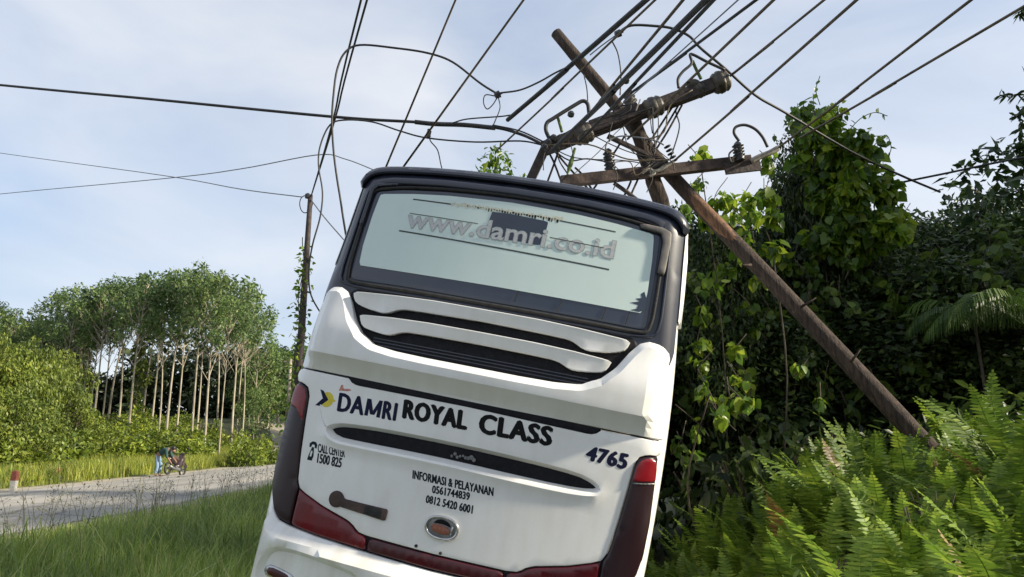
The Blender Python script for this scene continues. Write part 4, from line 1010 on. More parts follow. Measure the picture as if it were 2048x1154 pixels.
# ================================================================== VEGETATION HELPERS
LEAF = {  # (u along, v across, w lift) and triangles
 'diamond': (np.array([[0, 0, 0], [0.45, 0.5, 0.06], [1, 0, -0.05], [0.45, -0.5, 0.06]]), np.array([[0, 3, 2], [0, 2, 1]])),
 'oval': (np.array([[0, 0, 0], [0.22, 0.36, 0.05], [0.6, 0.42, 0.03], [1, 0, -0.10], [0.6, -0.42, 0.03], [0.22, -0.36, 0.05], [0.45, 0, -0.02]]),
          np.array([[0, 6, 1], [1, 6, 2], [2, 6, 3], [3, 6, 4], [4, 6, 5], [5, 6, 0]])),
 'heart': (np.array([[0.08, 0, 0], [-0.06, 0.24, 0.04], [0.20, 0.48, 0.05], [0.58, 0.38, 0.02], [1, 0, -0.14], [0.58, -0.38, 0.02], [0.20, -0.48, 0.05], [-0.06, -0.24, 0.04]]),
           np.array([[0, 2, 1], [0, 3, 2], [0, 4, 3], [0, 5, 4], [0, 6, 5], [0, 7, 6]])),
}
def leaves(C, D, N, L, Wd, kind='diamond'):
    """centres C, direction D, normal N (n,3); length L, width W (n,) -> V,F"""
    T, tri = LEAF[kind]; n = len(C); k = len(T)
    D = D / (np.linalg.norm(D, axis=1)[:, None] + 1e-9)
    N = N - D * (N * D).sum(1)[:, None]; N = N / (np.linalg.norm(N, axis=1)[:, None] + 1e-9)
    Sd = np.cross(N, D)
    V = C[:, None, :] + D[:, None, :] * (T[None, :, 0:1] * L[:, None, None]) + Sd[:, None, :] * (T[None, :, 1:2] * Wd[:, None, None]) + N[:, None, :] * (T[None, :, 2:3] * L[:, None, None])
    F = tri[None] + (np.arange(n) * k)[:, None, None]
    return V.reshape(-1, 3), F.reshape(-1, 3)
def cloud(rng, centres, radii, counts, size, droop=0.3, aspect=0.5, kind='diamond', flat=1.0, shell=0.45):
    """leaves spread through blobs"""
    Cs = []; Ns = []
    for c, r, k in zip(centres, radii, counts):
        v = rng.normal(size=(k, 3)); v /= np.linalg.norm(v, axis=1)[:, None]
        q = rng.uniform(shell ** 3, 1, k) ** (1 / 3)
        rr = r * (1 + 0.22 * np.sin(v[:, 0] * 5 + c[0]) * np.sin(v[:, 2] * 4 + c[1]))
        Cs.append(np.array(c) + v * (q * rr)[:, None] * [1, 1, flat]); Ns.append(v)
    C = np.concatenate(Cs); O = np.concatenate(Ns); n = len(C)
    N = O * 0.6 + rng.normal(size=(n, 3)) * 0.6 + [0, 0, 0.45]
    D = rng.normal(size=(n, 3)) + O * 0.7 + [0, 0, -droop * 2]
    L = size * np.clip(np.exp(rng.normal(-0.06, 0.32, n)), 0.4, 1.7)
    return leaves(C, D, N, L, L * aspect * rng.uniform(0.8, 1.2, n), kind)

def tree_meshes(seed, H, spread, base, nclump, per, leaf, clump=0.34, trunk_r=0.13, lean=0.03, fork=True, droop=0.3, kind='diamond', aspect=0.45):
    """returns trunk mesh, crown mesh; crown fills z in [base*H, H]"""
    rng = np.random.default_rng(seed)
    bend = rng.normal(size=(2,)) * lean * H
    def axis(z): t = z / H; return np.array([bend[0] * t * t + 0.10 * math.sin(3 * t + seed), bend[1] * t * t + 0.08 * math.sin(4 * t + seed * 2), z])
    tb = MB(); top = H * 0.93
    zs = np.linspace(-0.3, top, 12)
    tb.tube([axis(z) for z in zs], np.interp(zs, [-0.3, 0.6, top], [trunk_r * 1.35, trunk_r, trunk_r * 0.18]), 9)
    cs = []; rs_ = []
    for i in range(nclump):
        t = (i + 0.5) / nclump; z = H * (base + (1 - base) * (0.06 + 0.90 * t ** 0.9)) - 0.2
        prof = math.sin(math.pi * min(1, 0.18 + 0.80 * t)) ** 0.7
        ang = i * 2.399 + rng.uniform(-0.5, 0.5); rad = spread * prof * rng.uniform(0.35, 1.0)
        c = axis(z) + np.array([rad * math.cos(ang), rad * math.sin(ang), rng.uniform(-0.2, 0.3)])
        r = spread * clump * rng.uniform(0.75, 1.25)
        cs.append(c); rs_.append(r)
        if fork and rad > 0.15:
            s = axis(max(0.25 * H, z - rad * rng.uniform(0.9, 1.6) - 0.3)); mid = s * 0.5 + c * 0.5 + [0, 0, -0.12 * rad]
            tb.tube([s, mid, c], [trunk_r * 0.36, trunk_r * 0.22, trunk_r * 0.08], 5, False)
    V, F = cloud(rng, cs, rs_, [max(20, int(per * (r / (spread * clump)) ** 2)) for r in rs_], leaf, droop, aspect, kind, 0.85)
    return tb.mesh("trunk", True), mesh_np("crown", V, F)

def place_tree(name, meshes, loc, rot, scale, label, cat, mats, group=None):
    e = empty(name, loc, (0, 0, rot)); e.scale = scale if hasattr(scale, '__len__') else (scale,) * 3
    link("trunk", meshes[0], mats[0], e); link("crown", meshes[1], mats[1], e)
    return tag(e, label, cat, group)
ORD = "first second third fourth fifth sixth seventh eighth ninth tenth eleventh twelfth thirteenth fourteenth fifteenth sixteenth seventeenth eighteenth nineteenth twentieth twenty-first twenty-second twenty-third twenty-fourth twenty-fifth twenty-sixth twenty-seventh twenty-eighth twenty-ninth thirtieth thirty-first thirty-second thirty-third thirty-fourth thirty-fifth thirty-sixth".split()
def gz(x, y): return float(ground(np.array([x]), np.array([y]))[0])
def elev_z(py, y): return ray(1024, py, y)[2]

# ------------------------------------------------------------------ grove across the road
variants = [tree_meshes(100 + i, 15.0, 2.9, 0.57 + 0.06 * (i % 3), 28, 62, 0.32, 0.22, 0.105, 0.025 + 0.02 * (i % 3)) for i in range(6)]
env_x = [0, 60, 130, 200, 260, 330, 390, 450, 500, 530, 560]; env_y = [612, 596, 562, 550, 556, 540, 540, 556, 578, 606, 650]
bases = [(-75, 62), (-40, 66), (-5, 63), (28, 67), (62, 64), (96, 66), (119, 60), (130, 63), (150, 68), (158, 64), (174, 62), (188, 58), (203, 64), (217, 70), (234, 60), (255, 55), (268, 62), (284, 68), (303, 60), (316, 57), (330, 56), (355, 57), (386, 54), (396, 62), (410, 53), (432, 66), (443, 52), (463, 60), (475, 66), (486, 62), (505, 68)]
for i, (px, y) in enumerate(bases):
    p = ray(px, 860, y); x = p[0]; g = gz(x, y)
    H = elev_z(np.interp(px, env_x, env_y) + RNG.choice([-12, -6, 0, 10, 25, 45]), y) - g
    v = variants[i % 6]; s = H / 15.0; w = s * RNG.uniform(0.85, 1.1)
    place_tree("grove_tree", v, (x, y, g), RNG.uniform(0, 6.28), (w, w, s), "tall slender pale-trunked tree in the grove, %s from the left" % ORD[i], "tree", (M['bark'], M['leafgrove']), "tall trees of the grove across the road")
# creeper on one trunk of the grove
x, y = ray(268, 860, 61.5)[0], 61.5; g = gz(x, y); rng = np.random.default_rng(8)
cs = [(0.35 * math.sin(k), 0.3 * math.cos(k * 1.7), 0.4 + k * 0.55) for k in range(16)]
V, F = cloud(rng, cs, [0.55] * 16, [70] * 16, 0.30, 0.4)
e = empty("creeper", (x, y, g)); tag(e, "green creeper wrapped round a grove trunk near the middle", "creeper"); link("foliage", mesh_np("creeper", V, F), M['leafshrub'], e)
mb = MB(); mb.tube([(0.15 * math.sin(k * 0.9), 0.15 * math.cos(k * 0.9), k * 0.5) for k in range(18)], 0.04, 5); mb.build("stem", M['barkdark'], e, True)
# leaning branches seen between the trunks
# lower, duller trees right of the grove
low = [tree_meshes(200 + i, 8.0, 2.6, 0.18, 20, 170, 0.34, 0.40, 0.13) for i in range(3)]
for i, (px, y, row) in enumerate([(496, 78, 715), (515, 78, 705), (535, 80, 694), (556, 84, 700), (590, 88, 692), (622, 84, 690), (506, 66, 775), (660, 90, 690)]):
    x = ray(px, 860, y)[0]; g = gz(x, y); H = elev_z(row, y) - g; s = H / 8
    place_tree("roadside_tree", low[i % 3], (x, y, g), RNG.uniform(0, 6), (s * 0.9, s * 0.9, s), "dull green lower tree between grove and coach, %s from the left" % ORD[[0, 2, 3, 4, 5, 6, 1, 7][i]], "tree", (M['bark'], M['leafgrove']), "lower trees right of the grove")
# bright thicket at the left edge
thick = [tree_meshes(300 + i, 7.0, 2.9, 0.04, 44, 90, 0.27, 0.22, 0.10, droop=0.9) for i in range(3)]
TH = [(-70, 33, 680), (-40, 36, 710), (-18, 34, 665), (8, 37, 690), (26, 34, 730), (44, 38, 672), (62, 35, 750), (80, 39, 680), (98, 42, 720), (116, 44, 700), (130, 41, 760), (10, 31, 770), (48, 33, 800), (90, 36, 810), (150, 43, 800), (-30, 30, 780)]
to = sorted(range(len(TH)), key=lambda i: TH[i][0])
for i, (px, y, row) in enumerate(TH):
    x = ray(px, 860, y)[0]; g = gz(x, y); H = elev_z(row, y) - g; s = H / 7; w = RNG.uniform(0.42, 0.7)
    place_tree("thicket_tree", thick[i % 3], (x, y, g), RNG.uniform(0, 6), (w, w, s), "bright green bushy thicket tree at the left edge, %s from the left" % ORD[to.index(i)], "tree", (M['barkdark'], M['leafbamboo']), "bright thicket at the left edge")
# shrubs before the grove
def shrub_mesh(seed, R, H, n, leaf, kind='diamond', droop=0.3, nb=11):
    rng = np.random.default_rng(seed); cs = []; rr = []
    for k in range(nb):
        a = rng.uniform(0, 6.28); q = R * math.sqrt(rng.uniform(0, 1)) * 0.8
        cs.append((q * math.cos(a), q * math.sin(a), H * rng.uniform(0.15, 0.85) * (1 - 0.4 * q / R))); rr.append(R * rng.uniform(0.28, 0.46))
    return mesh_np("foliage", *cloud(rng, cs, rr, [n // nb] * nb, leaf, droop, 0.5, kind))
def stems_mesh(seed, R, H, n=7):
    rng = np.random.default_rng(seed); mb = MB()
    for k in range(n):
        a = rng.uniform(0, 6.28); q = R * rng.uniform(0.2, 0.7)
        mb.tube([(0.1 * math.cos(a), 0.1 * math.sin(a), -0.1), (q * 0.5 * math.cos(a), q * 0.5 * math.sin(a), H * 0.45), (q * math.cos(a), q * math.sin(a), H * 0.8)], [0.035, 0.025, 0.01], 5)
    return mb.mesh("stems", True)
shr = [(stems_mesh(400 + i, 1.6, 2.0), shrub_mesh(400 + i, 1.6, 2.0, 1500, 0.24)) for i in range(4)]
spots = []
for px in range(20, 560, 21):
    for row, yb in ((0, 46), (1, 53), (2, 61)):
        y = yb + RNG.uniform(-4, 4); spots.append((px + RNG.uniform(-10, 10) + row * 8, y))
for px, y in ((90, 36), (130, 38), (60, 33), (170, 41), (210, 42), (250, 43), (20, 31), (-20, 30), (300, 45), (340, 47)):
    spots.append((px, y))
spots.sort()
k_ = 0
for i, (px, y) in enumerate(spots):
    x = ray(px, 860, y)[0]
    if road_dist(np.array([x]), np.array([y]))[0] < 7.5: continue
    g = gz(x, y); s = RNG.uniform(0.65, 1.15); e = empty("shrub", (x, y, g), (0, 0, RNG.uniform(0, 6))); e.scale = (s, s, s * RNG.uniform(0.7, 1.1))
    st, fo = shr[i % 4]; link("stems", st, M['barkdark'], e); link("foliage", fo, M['leafshrub'], e)
    tag(e, "low sunlit green shrub in the undergrowth before the grove", "shrub", "undergrowth shrubs before the grove"); k_ += 1
# bright bush at the bend
for i, (px, y, s, lab) in enumerate([(512, 50, 1.25, "bright lime green bush by the road, tallest of three"), (492, 47, 0.85, "bright lime green bush by the road, leftmost of three"), (540, 52, 0.85, "bright lime green bush by the road, nearest the coach")]):
    x = ray(px, 860, y)[0]; e = empty("roadside_bush", (x, y, gz(x, y))); e.scale = (s * 0.8, s * 0.8, s)
    st, fo = shr[i]; link("stems", st, M['barkdark'], e); link("foliage", fo, M['leafvine'], e); tag(e, lab, "bush", "lime bushes at the bend")
# wood far behind
def wood(name, label, pts, size, mat, seed):
    rng = np.random.default_rng(seed); cs = []; rr = []; ct = []
    for px0, px1, y, row in pts:
        n = int(abs(px1 - px0) / FPX * y / 0.42)
        for k in range(n):
            px = rng.uniform(px0, px1); yy = y + rng.uniform(-4, 4); x = ray(px, 860, yy)[0]; g = gz(x, yy)
            H = max(2.5, elev_z(row + rng.uniform(-6, 30), yy) - g)
            for q in range(int(H / 1.5) + 1):
                cs.append((x + rng.uniform(-1, 1), yy + rng.uniform(-1.5, 1.5), g + 0.6 + (H - 1.8) * q / max(1, int(H / 1.5)))); rr.append(rng.uniform(1.2, 2.3)); ct.append(46)
    V, F = cloud(rng, cs, rr, ct, size, 0.3)
    return tag(link(name, mesh_np(name, V, F), mat), label, "wood", kind="stuff")
wood("far_wood", "dark far-off wood behind the grove trunks", [(-250, 150, 92, 640), (150, 255, 95, 748), (255, 520, 92, 690), (520, 700, 105, 700)], 0.80, M['farwood'], 21)
wood("far_wood", "dark wood closing the view beyond the right-hand trees", [(640, 1300, 70, 700), (1300, 1800, 30, 600), (1800, 2500, 28, 480)], 0.55, M['farwood'], 22)

# ------------------------------------------------------------------ right-hand trees
dark = [tree_meshes(500 + i, 7.0, 2.3, 0.10, 30, 620, 0.165, 0.36, 0.14, 0.03, droop=0.5, kind='diamond') for i in range(4)]
RT = [(1372, 15.5, 415, 0.8), (1440, 17.0, 440, 0.9), (1530, 18.5, 430, 0.9), (1620, 17.0, 420, 1.0), (1735, 16.0, 420, 1.0), (1830, 18.0, 430, 1.1), (1930, 17.0, 450, 1.1), (2030, 19.0, 440, 1.2), (2130, 16.0, 420, 1.2), (1680, 14.2, 540, 0.9), (1800, 14.0, 520, 1.0), (1920, 13.6, 505, 1.0), (2040, 13.2, 500, 1.0), (1560, 14.0, 590, 0.9), (1450, 13.8, 540, 0.8), (1655, 13.9, 262, 0.42), (1735, 14.1, 340, 0.45), (1470, 13.0, 410, 0.5), (1610, 14.3, 330, 0.4)]
order = sorted(range(len(RT)), key=lambda i: RT[i][0])
for i, (px, y, row, w) in enumerate(RT):
    x = ray(px, 860, y)[0]; g = gz(x, y); H = elev_z(row + 26, y) - g; s = H / 7
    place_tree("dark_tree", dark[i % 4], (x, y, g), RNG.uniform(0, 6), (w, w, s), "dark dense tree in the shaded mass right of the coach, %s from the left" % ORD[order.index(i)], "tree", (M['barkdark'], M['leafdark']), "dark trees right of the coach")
# far crowns top right
far_r = [tree_meshes(540 + i, 12.0, 3.4, 0.35, 24, 200, 0.34, 0.36, 0.16) for i in range(2)]
for i, (px, y, row) in enumerate([(1905, 34, 440), (1985, 36, 412), (2075, 35, 385), (1850, 40, 440)]):
    x = ray(px, 860, y)[0]; g = gz(x, y); H = elev_z(row, y) - g; s = H / 12
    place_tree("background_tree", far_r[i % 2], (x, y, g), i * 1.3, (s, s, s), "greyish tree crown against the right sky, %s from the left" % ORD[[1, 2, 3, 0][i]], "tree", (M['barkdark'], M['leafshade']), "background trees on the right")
# tree behind the coach whose tip shows over the roof
t1 = tree_meshes(560, 8.5, 1.25, 0.45, 16, 120, 0.20, 0.42, 0.10, kind='oval')
x, y = ray(978, 860, 20.5)[0], 20.5; H = elev_z(298, y) - gz(x, y); s = H / 8.5
place_tree("treetop", t1, (x, y, gz(x, y)), 0.4, (1, 1, s), "small leafy treetop peeping over the coach roof", "tree", (M['barkdark'], M['leafvine']))

# vine-covered tree and vines over the struck pole
def clump_plant(name, label, cat, clumps, depth, leaf, mat, seed, per=0.09, kind='heart', stem_to=None, jit=0.5, dens=1.0):
    """clumps: (px,py,radius px) as seen, each a round spray of leaves about 'depth' ahead"""
    rng = np.random.default_rng(seed); cs = []; rr = []; ct = []; stems = MB()
    k = FPX / depth
    base = np.array([ray(np.mean([c[0] for c in clumps]), 860, depth)[0], depth, 0]); base[2] = gz(base[0], base[1])
    for px, py, r in clumps:
        c = ray(px, py, depth + rng.uniform(-jit, jit)) - base; R = r / k
        nsub = max(3, int(R * R * 26))
        for q in range(nsub):
            v = rng.normal(size=3); v /= np.linalg.norm(v); cs.append(c + v * R * rng.uniform(0.2, 0.85)); rr.append(R * 0.42); ct.append(max(5, int(dens * (R * R * 0.42 ** 2) / leaf ** 2 * 9)))
        bot = np.array([c[0] * 0.7 + rng.uniform(-0.15, 0.15), rng.uniform(-0.2, 0.2), 0.0])
        if not stems.V: stems.tube(catmull([bot, (bot + c) / 2 + rng.normal(size=3) * 0.25, c], 4), 0.010 + 0.008 * rng.uniform(), 5)
        stems.tube(catmull([c + [rng.uniform(-.3, .3), 0.1, 0.5 * R + 0.2], c, c + [rng.uniform(-.2, .2), 0, -R]], 4), 0.007, 4)
    V, F = cloud(rng, cs, rr, ct, leaf, 0.75, 0.85, kind, 1.0, 0.2)
    e = empty(name, base); link("foliage", mesh_np(name, V, F), mat, e); stems.build("stems", M['barkdark'], e, True)["kind"] = "stuff"
    return tag(e, label, cat)
clump_plant("vine_covered_tree", "tall vine-covered tree rising highest right of the poles", "tree",
    [(1628, 222, 48), (1610, 262, 50), (1660, 262, 56), (1600, 300, 38), (1690, 305, 66), (1745, 320, 40), (1650, 340, 52), (1730, 370, 62), (1680, 410, 78), (1770, 400, 42), (1750, 450, 60), (1640, 480, 58), (1700, 490, 66), (1590, 520, 40), (1800, 440, 34), (1620, 400, 40)], 13.0, 0.155, M['leafvine'], 31, dens=2.8)
clump_plant("climbing_vine", "yellow-green climbing vine hanging behind the lower cross arm", "vine",
    [(1400, 318, 24), (1382, 372, 30), (1430, 392, 40), (1480, 402, 42), (1530, 392, 40), (1548, 330, 28), (1560, 430, 36), (1500, 452, 40), (1420, 440, 34), (1370, 430, 26)], 11.9, 0.14, M['leafvine'], 32, dens=2.6)
clump_plant("climbing_vine", "leafy vine strands trailing beside the coach's right window edge", "vine",
    [(1545, 500, 36), (1482, 505, 28), (1440, 545, 30), (1425, 580, 26), (1530, 560, 34), (1500, 610, 24), (1410, 628, 30), (1395, 690, 30), (1440, 640, 18), (1520, 660, 20), (1400, 730, 20), (1470, 700, 16)], 11.6, 0.14, M['leafvine'], 33, dens=1.9)
clump_plant("climbing_vine", "drooping vine leaves low beside the coach's right shoulder", "vine",
    [(1420, 785, 30), (1462, 800, 34), (1490, 810, 20), (1440, 830, 30), (1360, 885, 24), (1375, 905, 20), (1400, 850, 22), (1480, 760, 16), (1600, 740, 14), (1640, 800, 14)], 9.6, 0.13, M['leafvine'], 34, dens=1.8)
for k_, (lab, cl, dd, sd) in enumerate((("broad-leaved creeper over the dark trees, upper right of the leaning pole", [(1620, 560, 46), (1680, 590, 40), (1740, 560, 44), (1790, 600, 40), (1850, 540, 44), (1700, 530, 30)], 12.6, 71),
        ("broad-leaved creeper over the dark trees at the right edge", [(1900, 520, 46), (1960, 560, 50), (2020, 520, 46), (2040, 600, 40), (1880, 600, 34), (1980, 480, 40)], 12.2, 72),
        ("dim creeper low in the shade beside the leaning pole", [(1600, 700, 34), (1650, 760, 30), (1720, 690, 30), (1560, 780, 30), (1800, 720, 34), (1860, 760, 30), (1520, 840, 26), (1700, 820, 24), (1420, 720, 40), (1470, 640, 40), (1390, 800, 40), (1540, 620, 40), (1500, 760, 36), (1440, 900, 40), (1390, 560, 34), (1620, 640, 40), (1760, 780, 40), (1580, 860, 36)], 12.2, 73))):
    clump_plant("creeper", lab, "creeper", cl, dd, 0.17 if k_ < 2 else 0.15, M['leafmid'], sd, dens=1.3 if k_ < 2 else 1.8, kind='oval')
# tendrils against the sky
mb = MB(); rng = np.random.default_rng(4)
tend = empty("vine_tendrils", ray(1750, 330, 13)); tag(tend, "thin vine tendrils curling into the sky beside the vine tree", "vine")
Vs = []; 
for P in ([(1690, 270), (1720, 238), (1750, 225), (1775, 232)], [(1740, 300), (1770, 270), (1782, 292), (1778, 312)], [(1700, 250), (1735, 270), (1770, 272)], [(1640, 210), (1632, 180), (1640, 152)], [(1560, 300), (1552, 280), (1548, 268)]):
    Q = catmull([ray(p[0], p[1], 12.8) for p in P], 6) - np.array(tend.location); mb.tube(Q, 0.008, 5)
    Vs.append(Q[4::3])
C = np.concatenate(Vs); n = len(C); V, F = leaves(C, rng.normal(size=(n, 3)) + [0, 0, -1], rng.normal(size=(n, 3)), np.full(n, 0.12), np.full(n, 0.09), 'heart')
mb.build("tendril", M['moss'], tend, True); link("leaves", mesh_np("leaves", V, F), M['leafvine'], tend)
# creeper leaves on the dark pole by the road
rng = np.random.default_rng(9); a, b = POLE2; n = 420; t = rng.uniform(0.18, 0.9, n); C = a + (b - a) * t[:, None] + np.stack([rng.normal(-0.05, 0.16, n), rng.normal(0, 0.14, n), np.zeros(n)], 1) * (0.6 + t[:, None])
V, F = leaves(C, rng.normal(size=(n, 3)) + [-0.6, 0, -0.6], rng.normal(size=(n, 3)), rng.uniform(0.10, 0.2, n), rng.uniform(0.06, 0.12, n), 'heart')
e = empty("creeper", b); tag(e, "sparse creeper leaves clinging to the dark utility pole", "creeper"); link("foliage", mesh_np("creeper", V - b, F), M['leafvine'], e)
mb = MB(); mb.tube([a + (b - a) * q + [-0.11 + 0.05 * math.sin(q * 30), 0.05 * math.cos(q * 30), 0] - b for q in np.linspace(0.15, 1, 40)], 0.015, 5); mb.build("stem", M['barkdark'], e, True)

# ------------------------------------------------------------------ trees beside and behind the camera (they shade the coach and the verge)
shade = [tree_meshes(600 + i, 10.0, 3.0, 0.45, 30, 260, 0.32, 0.36, 0.18, 0.02) for i in range(3)]
for i, (x, y, H, w, lab) in enumerate([(10.4, 5.2, 11.5, 0.7, "tall tree on the bank just outside the right edge"), (18.0, -3.5, 11.0, 1.2, "tree on the bank level with the camera"), (18.5, 12.0, 12.0, 1.2, "tree on the right bank beyond the hanging branch"),
                                 (13, -7, 11, 1.2, "tree behind the camera on the bank, nearest the ditch"), (16, -14, 12, 1.3, "farthest tree behind the camera on the bank"), (17.5, 17, 12, 1.3, "tall tree on the right bank beside the dark mass"), (20.0, 22, 12, 1.3, "tall tree farthest along the right bank")]):
    place_tree("bank_tree", shade[i % 3], (x, y, gz(x, y)), i * 1.1, (w, w, H / 10), lab, "tree", (M['barkdark'], M['leafshade']), "trees along the right bank")
# leafy twigs hanging in at the right edge
hb = empty("hanging_branch", ray(2200, 150, 6.5)); tag(hb, "dark leafy twig hanging in from the top right edge", "branch"); rng = np.random.default_rng(14); mb = MB(); Cc = []; Dd = []
for P in ([(2260, 120), (2150, 165), (2060, 188), (2000, 190)], [(2260, 130), (2140, 185), (2060, 210), (2030, 232)], [(2200, 240), (2100, 235), (2050, 240), (2038, 270)], [(2240, -60), (2120, -25), (2060, 5), (2040, 30)], [(2240, 250), (2120, 290), (2060, 300), (2036, 296)]):
    Q = catmull([ray(p[0], p[1], 6.5) for p in P], 8) - np.array(hb.location); mb.tube(Q, np.linspace(0.012, 0.004, len(Q)), 5)
    for q, dq in zip(Q[6:], np.gradient(Q, axis=0)[6:]):
        for s in range(3): Cc.append(q); Dd.append(dq / np.linalg.norm(dq) * 0.8 + rng.normal(size=3) * 0.6 + [0, 0, -0.5])
Cc = np.array(Cc); n = len(Cc); V, F = leaves(Cc, np.array(Dd), rng.normal(size=(n, 3)) * 0.5 + [0, 0, 1], rng.uniform(0.07, 0.12, n), rng.uniform(0.025, 0.04, n), 'oval')
mb.build("twig", M['barkdark'], hb, True); link("leaves", mesh_np("leaves", V, F), M['leafdark'], hb)

# ------------------------------------------------------------------ arching palm fronds on the right
def frond_mesh(seed, L=1.6, n=34, drop=1.0, leafl=0.55):
    rng = np.random.default_rng(seed); t = np.linspace(0, 1, 16)
    P = np.stack([L * t * (1 - 0.12 * t), 0.05 * np.sin(3 * t), 0.55 * L * np.sin(t * 2.2) * 0.6 - drop * 0.35 * L * t ** 2.2], 1)
    rb = MB(); rb.tube(P, np.linspace(0.014, 0.004, 16), 5)
    tt = np.linspace(0.10, 0.99, n); C = np.stack([np.interp(tt, t, P[:, k]) for k in range(3)], 1); T = np.stack([np.interp(tt, t, np.gradient(P[:, k])) for k in range(3)], 1); T /= np.linalg.norm(T, axis=1)[:, None]
    Vs = []; Fs = []; off = 0
    for s in (-1, 1):
        side = np.cross(T, [0, 0, 1.0]) * s
        for i in range(n):                              # each leaflet arches out and hangs down
            l = leafl * math.sin(math.pi * (0.12 + 0.80 * tt[i])) * rng.uniform(0.85, 1.15); w = 0.016
            a = C[i]; d = side[i] * 0.8 + T[i] * 0.5; d /= np.linalg.norm(d)
            q = [a, a + d * l * 0.35 + [0, 0, 0.02], a + d * l * 0.55 + [0, 0, -0.22 * l], a + d * l * 0.62 + [0, 0, -0.75 * l * drop]]
            ww = [0.5, 1, 0.9, 0.1]
            for p_, k in zip(q, ww): Vs += [p_ - T[i] * w * k, p_ + T[i] * w * k]
            for k in range(3): Fs.append((off + 2 * k, off + 2 * k + 1, off + 2 * k + 3, off + 2 * k + 2))
            off += 8
    rb.add(np.array(Vs), Fs)
    return rb.mesh("frond")
pf = [frond_mesh(700 + i, 1.5 + 0.15 * i) for i in range(3)]
def palm(px, py, depth, angs, lab, sc=1.0):
    c = ray(px, py, depth); e = empty("palm", (c[0], c[1], gz(c[0], c[1]))); h = c[2] - e.location.z
    mb = MB(); mb.tube([(0, 0, -0.2), (0.05, 0.02, h * 0.5), (0, 0, h)], [0.035, 0.028, 0.02], 8); mb.build("stem", M['barkdark'], e, True)
    for i, (az, up) in enumerate(angs):
        o = link("frond", pf[i % 3], M['palm'], e); o.location = (0, 0, h - 0.02); o.rotation_euler = (0, -up, az); o.scale = (sc,) * 3
    return tag(e, lab, "palm")
palm(2050, 650, 10.6, [(3.0, 0.05), (3.5, 0.1), (4.2, 0.0), (2.3, 0.1), (5.2, 0.2), (0.6, 0.1), (1.5, 0.2)], "small palm with arching fronds drooping at the right edge")
palm(1950, 650, 11.4, [(3.1, 0.0), (4.0, 0.0), (4.9, 0.0), (0.2, 0.1), (2.2, 0.3), (5.6, 0.1)], "small palm with drooping fronds left of the edge palm", 0.8)

# ------------------------------------------------------------------ sword ferns on the right bank
def fern_frond(seed, L=0.95, n=25):
    rng = np.random.default_rng(seed); t = np.linspace(0, 1, 12)
    cv = (0.12, 0.30, 0.48, 0.62, 0.22)[seed % 5]; P = np.stack([cv * L * t ** 1.9, 0.03 * np.sin(4 * t + seed) * t, L * (t - (0.06 + 0.5 * cv * cv) * t ** 3)], 1)
    rb = MB(); rb.tube(P, np.linspace(0.005, 0.0015, 12), 3)
    tt = np.linspace(0.10, 0.995, n); C = np.stack([np.interp(tt, t, P[:, k]) for k in range(3)], 1); T = np.stack([np.interp(tt, t, np.gradient(P[:, k])) for k in range(3)], 1); T /= np.linalg.norm(T, axis=1)[:, None]
    Vs = []; Fs = []; off = 0; bn = np.cross(T, [0, 1.0, 0]); 
    for s in (-1, 1):
        for i in range(n):
            w = 0.150 * L * (min(1, 3.2 * tt[i] + 0.25)) * (1 - tt[i] ** 2.2) ** 0.75 + 0.006; w *= rng.uniform(0.9, 1.1); h = 0.5 * L / n * 0.74
            d = np.array([0, s * 1.0, 0]) + T[i] * 0.22 + bn[i] * rng.uniform(-0.18, 0.18); a = C[i]
            lift = bn[i] * (-0.12 * w)
            Vs += [a - T[i] * h * 0.9, a + T[i] * h, a + d * w * 0.6 + T[i] * h * 0.9 + lift * 0.4, a + d * w + lift, a + d * w * 0.55 - T[i] * h * 0.9 + lift * 0.4]
            Fs.append((off, off + 1, off + 2, off + 3, off + 4)); off += 5
    rb.add(np.array(Vs), Fs)
    return rb.mesh("frond")
ff = [fern_frond(800 + i, 0.95 + 0.1 * (i % 3)) for i in range(5)]
ffb = [m_.copy() for m_ in ff]
for m_ in ffb: m_.materials.clear(); m_.materials.append(M['fernbrown'])
fern_plant_meshes = []
def frond_layout(rng, n):
    return [(rng.uniform(0, 6.28), rng.uniform(-0.12, 0.75), rng.uniform(0.6, 1.12), rng.uniform(-0.09, 0.09), rng.uniform(-0.09, 0.09), rng.integers(0, 5)) for _ in range(n)]
def fmat(a):
    az, up, s, dx, dy, k = a
    return Matrix.Translation((dx, dy, 0)) @ Matrix.Rotation(az, 4, 'Z') @ Matrix.Rotation(up, 4, 'Y') @ Matrix.Diagonal((s, s, s, 1))
for i in range(4):                                      # joined version for the farther plants
    rng = np.random.default_rng(820 + i); V = []; F = []; off = 0
    for a in frond_layout(rng, 11):
        me = ff[a[5]]; m4 = np.array(fmat(a)); v = np.array([q.co[:] for q in me.vertices]); v = v @ m4[:3, :3].T + m4[:3, 3]
        V.append(v); F += [tuple(j + off for j in p.vertices) for p in me.polygons]; off += len(v)
    fern_plant_meshes.append(mesh_py("fern", np.concatenate(V), F))
rng = np.random.default_rng(41); fs = []
for gx0 in np.arange(1.3, 8.4, 0.47):
    for gy0 in np.arange(3.6, 10.4, 0.47):
        x = gx0 + rng.uniform(-0.17, 0.17); y = gy0 + rng.uniform(-0.17, 0.17)
        u = (x - B_T.x) * math.cos(B_YAW) - (y - B_T.y) * math.sin(B_YAW)
        if u < 1.42 or x / y > 0.80: continue
        fs.append((y, x))
fs.sort(); fs = fs[:300]
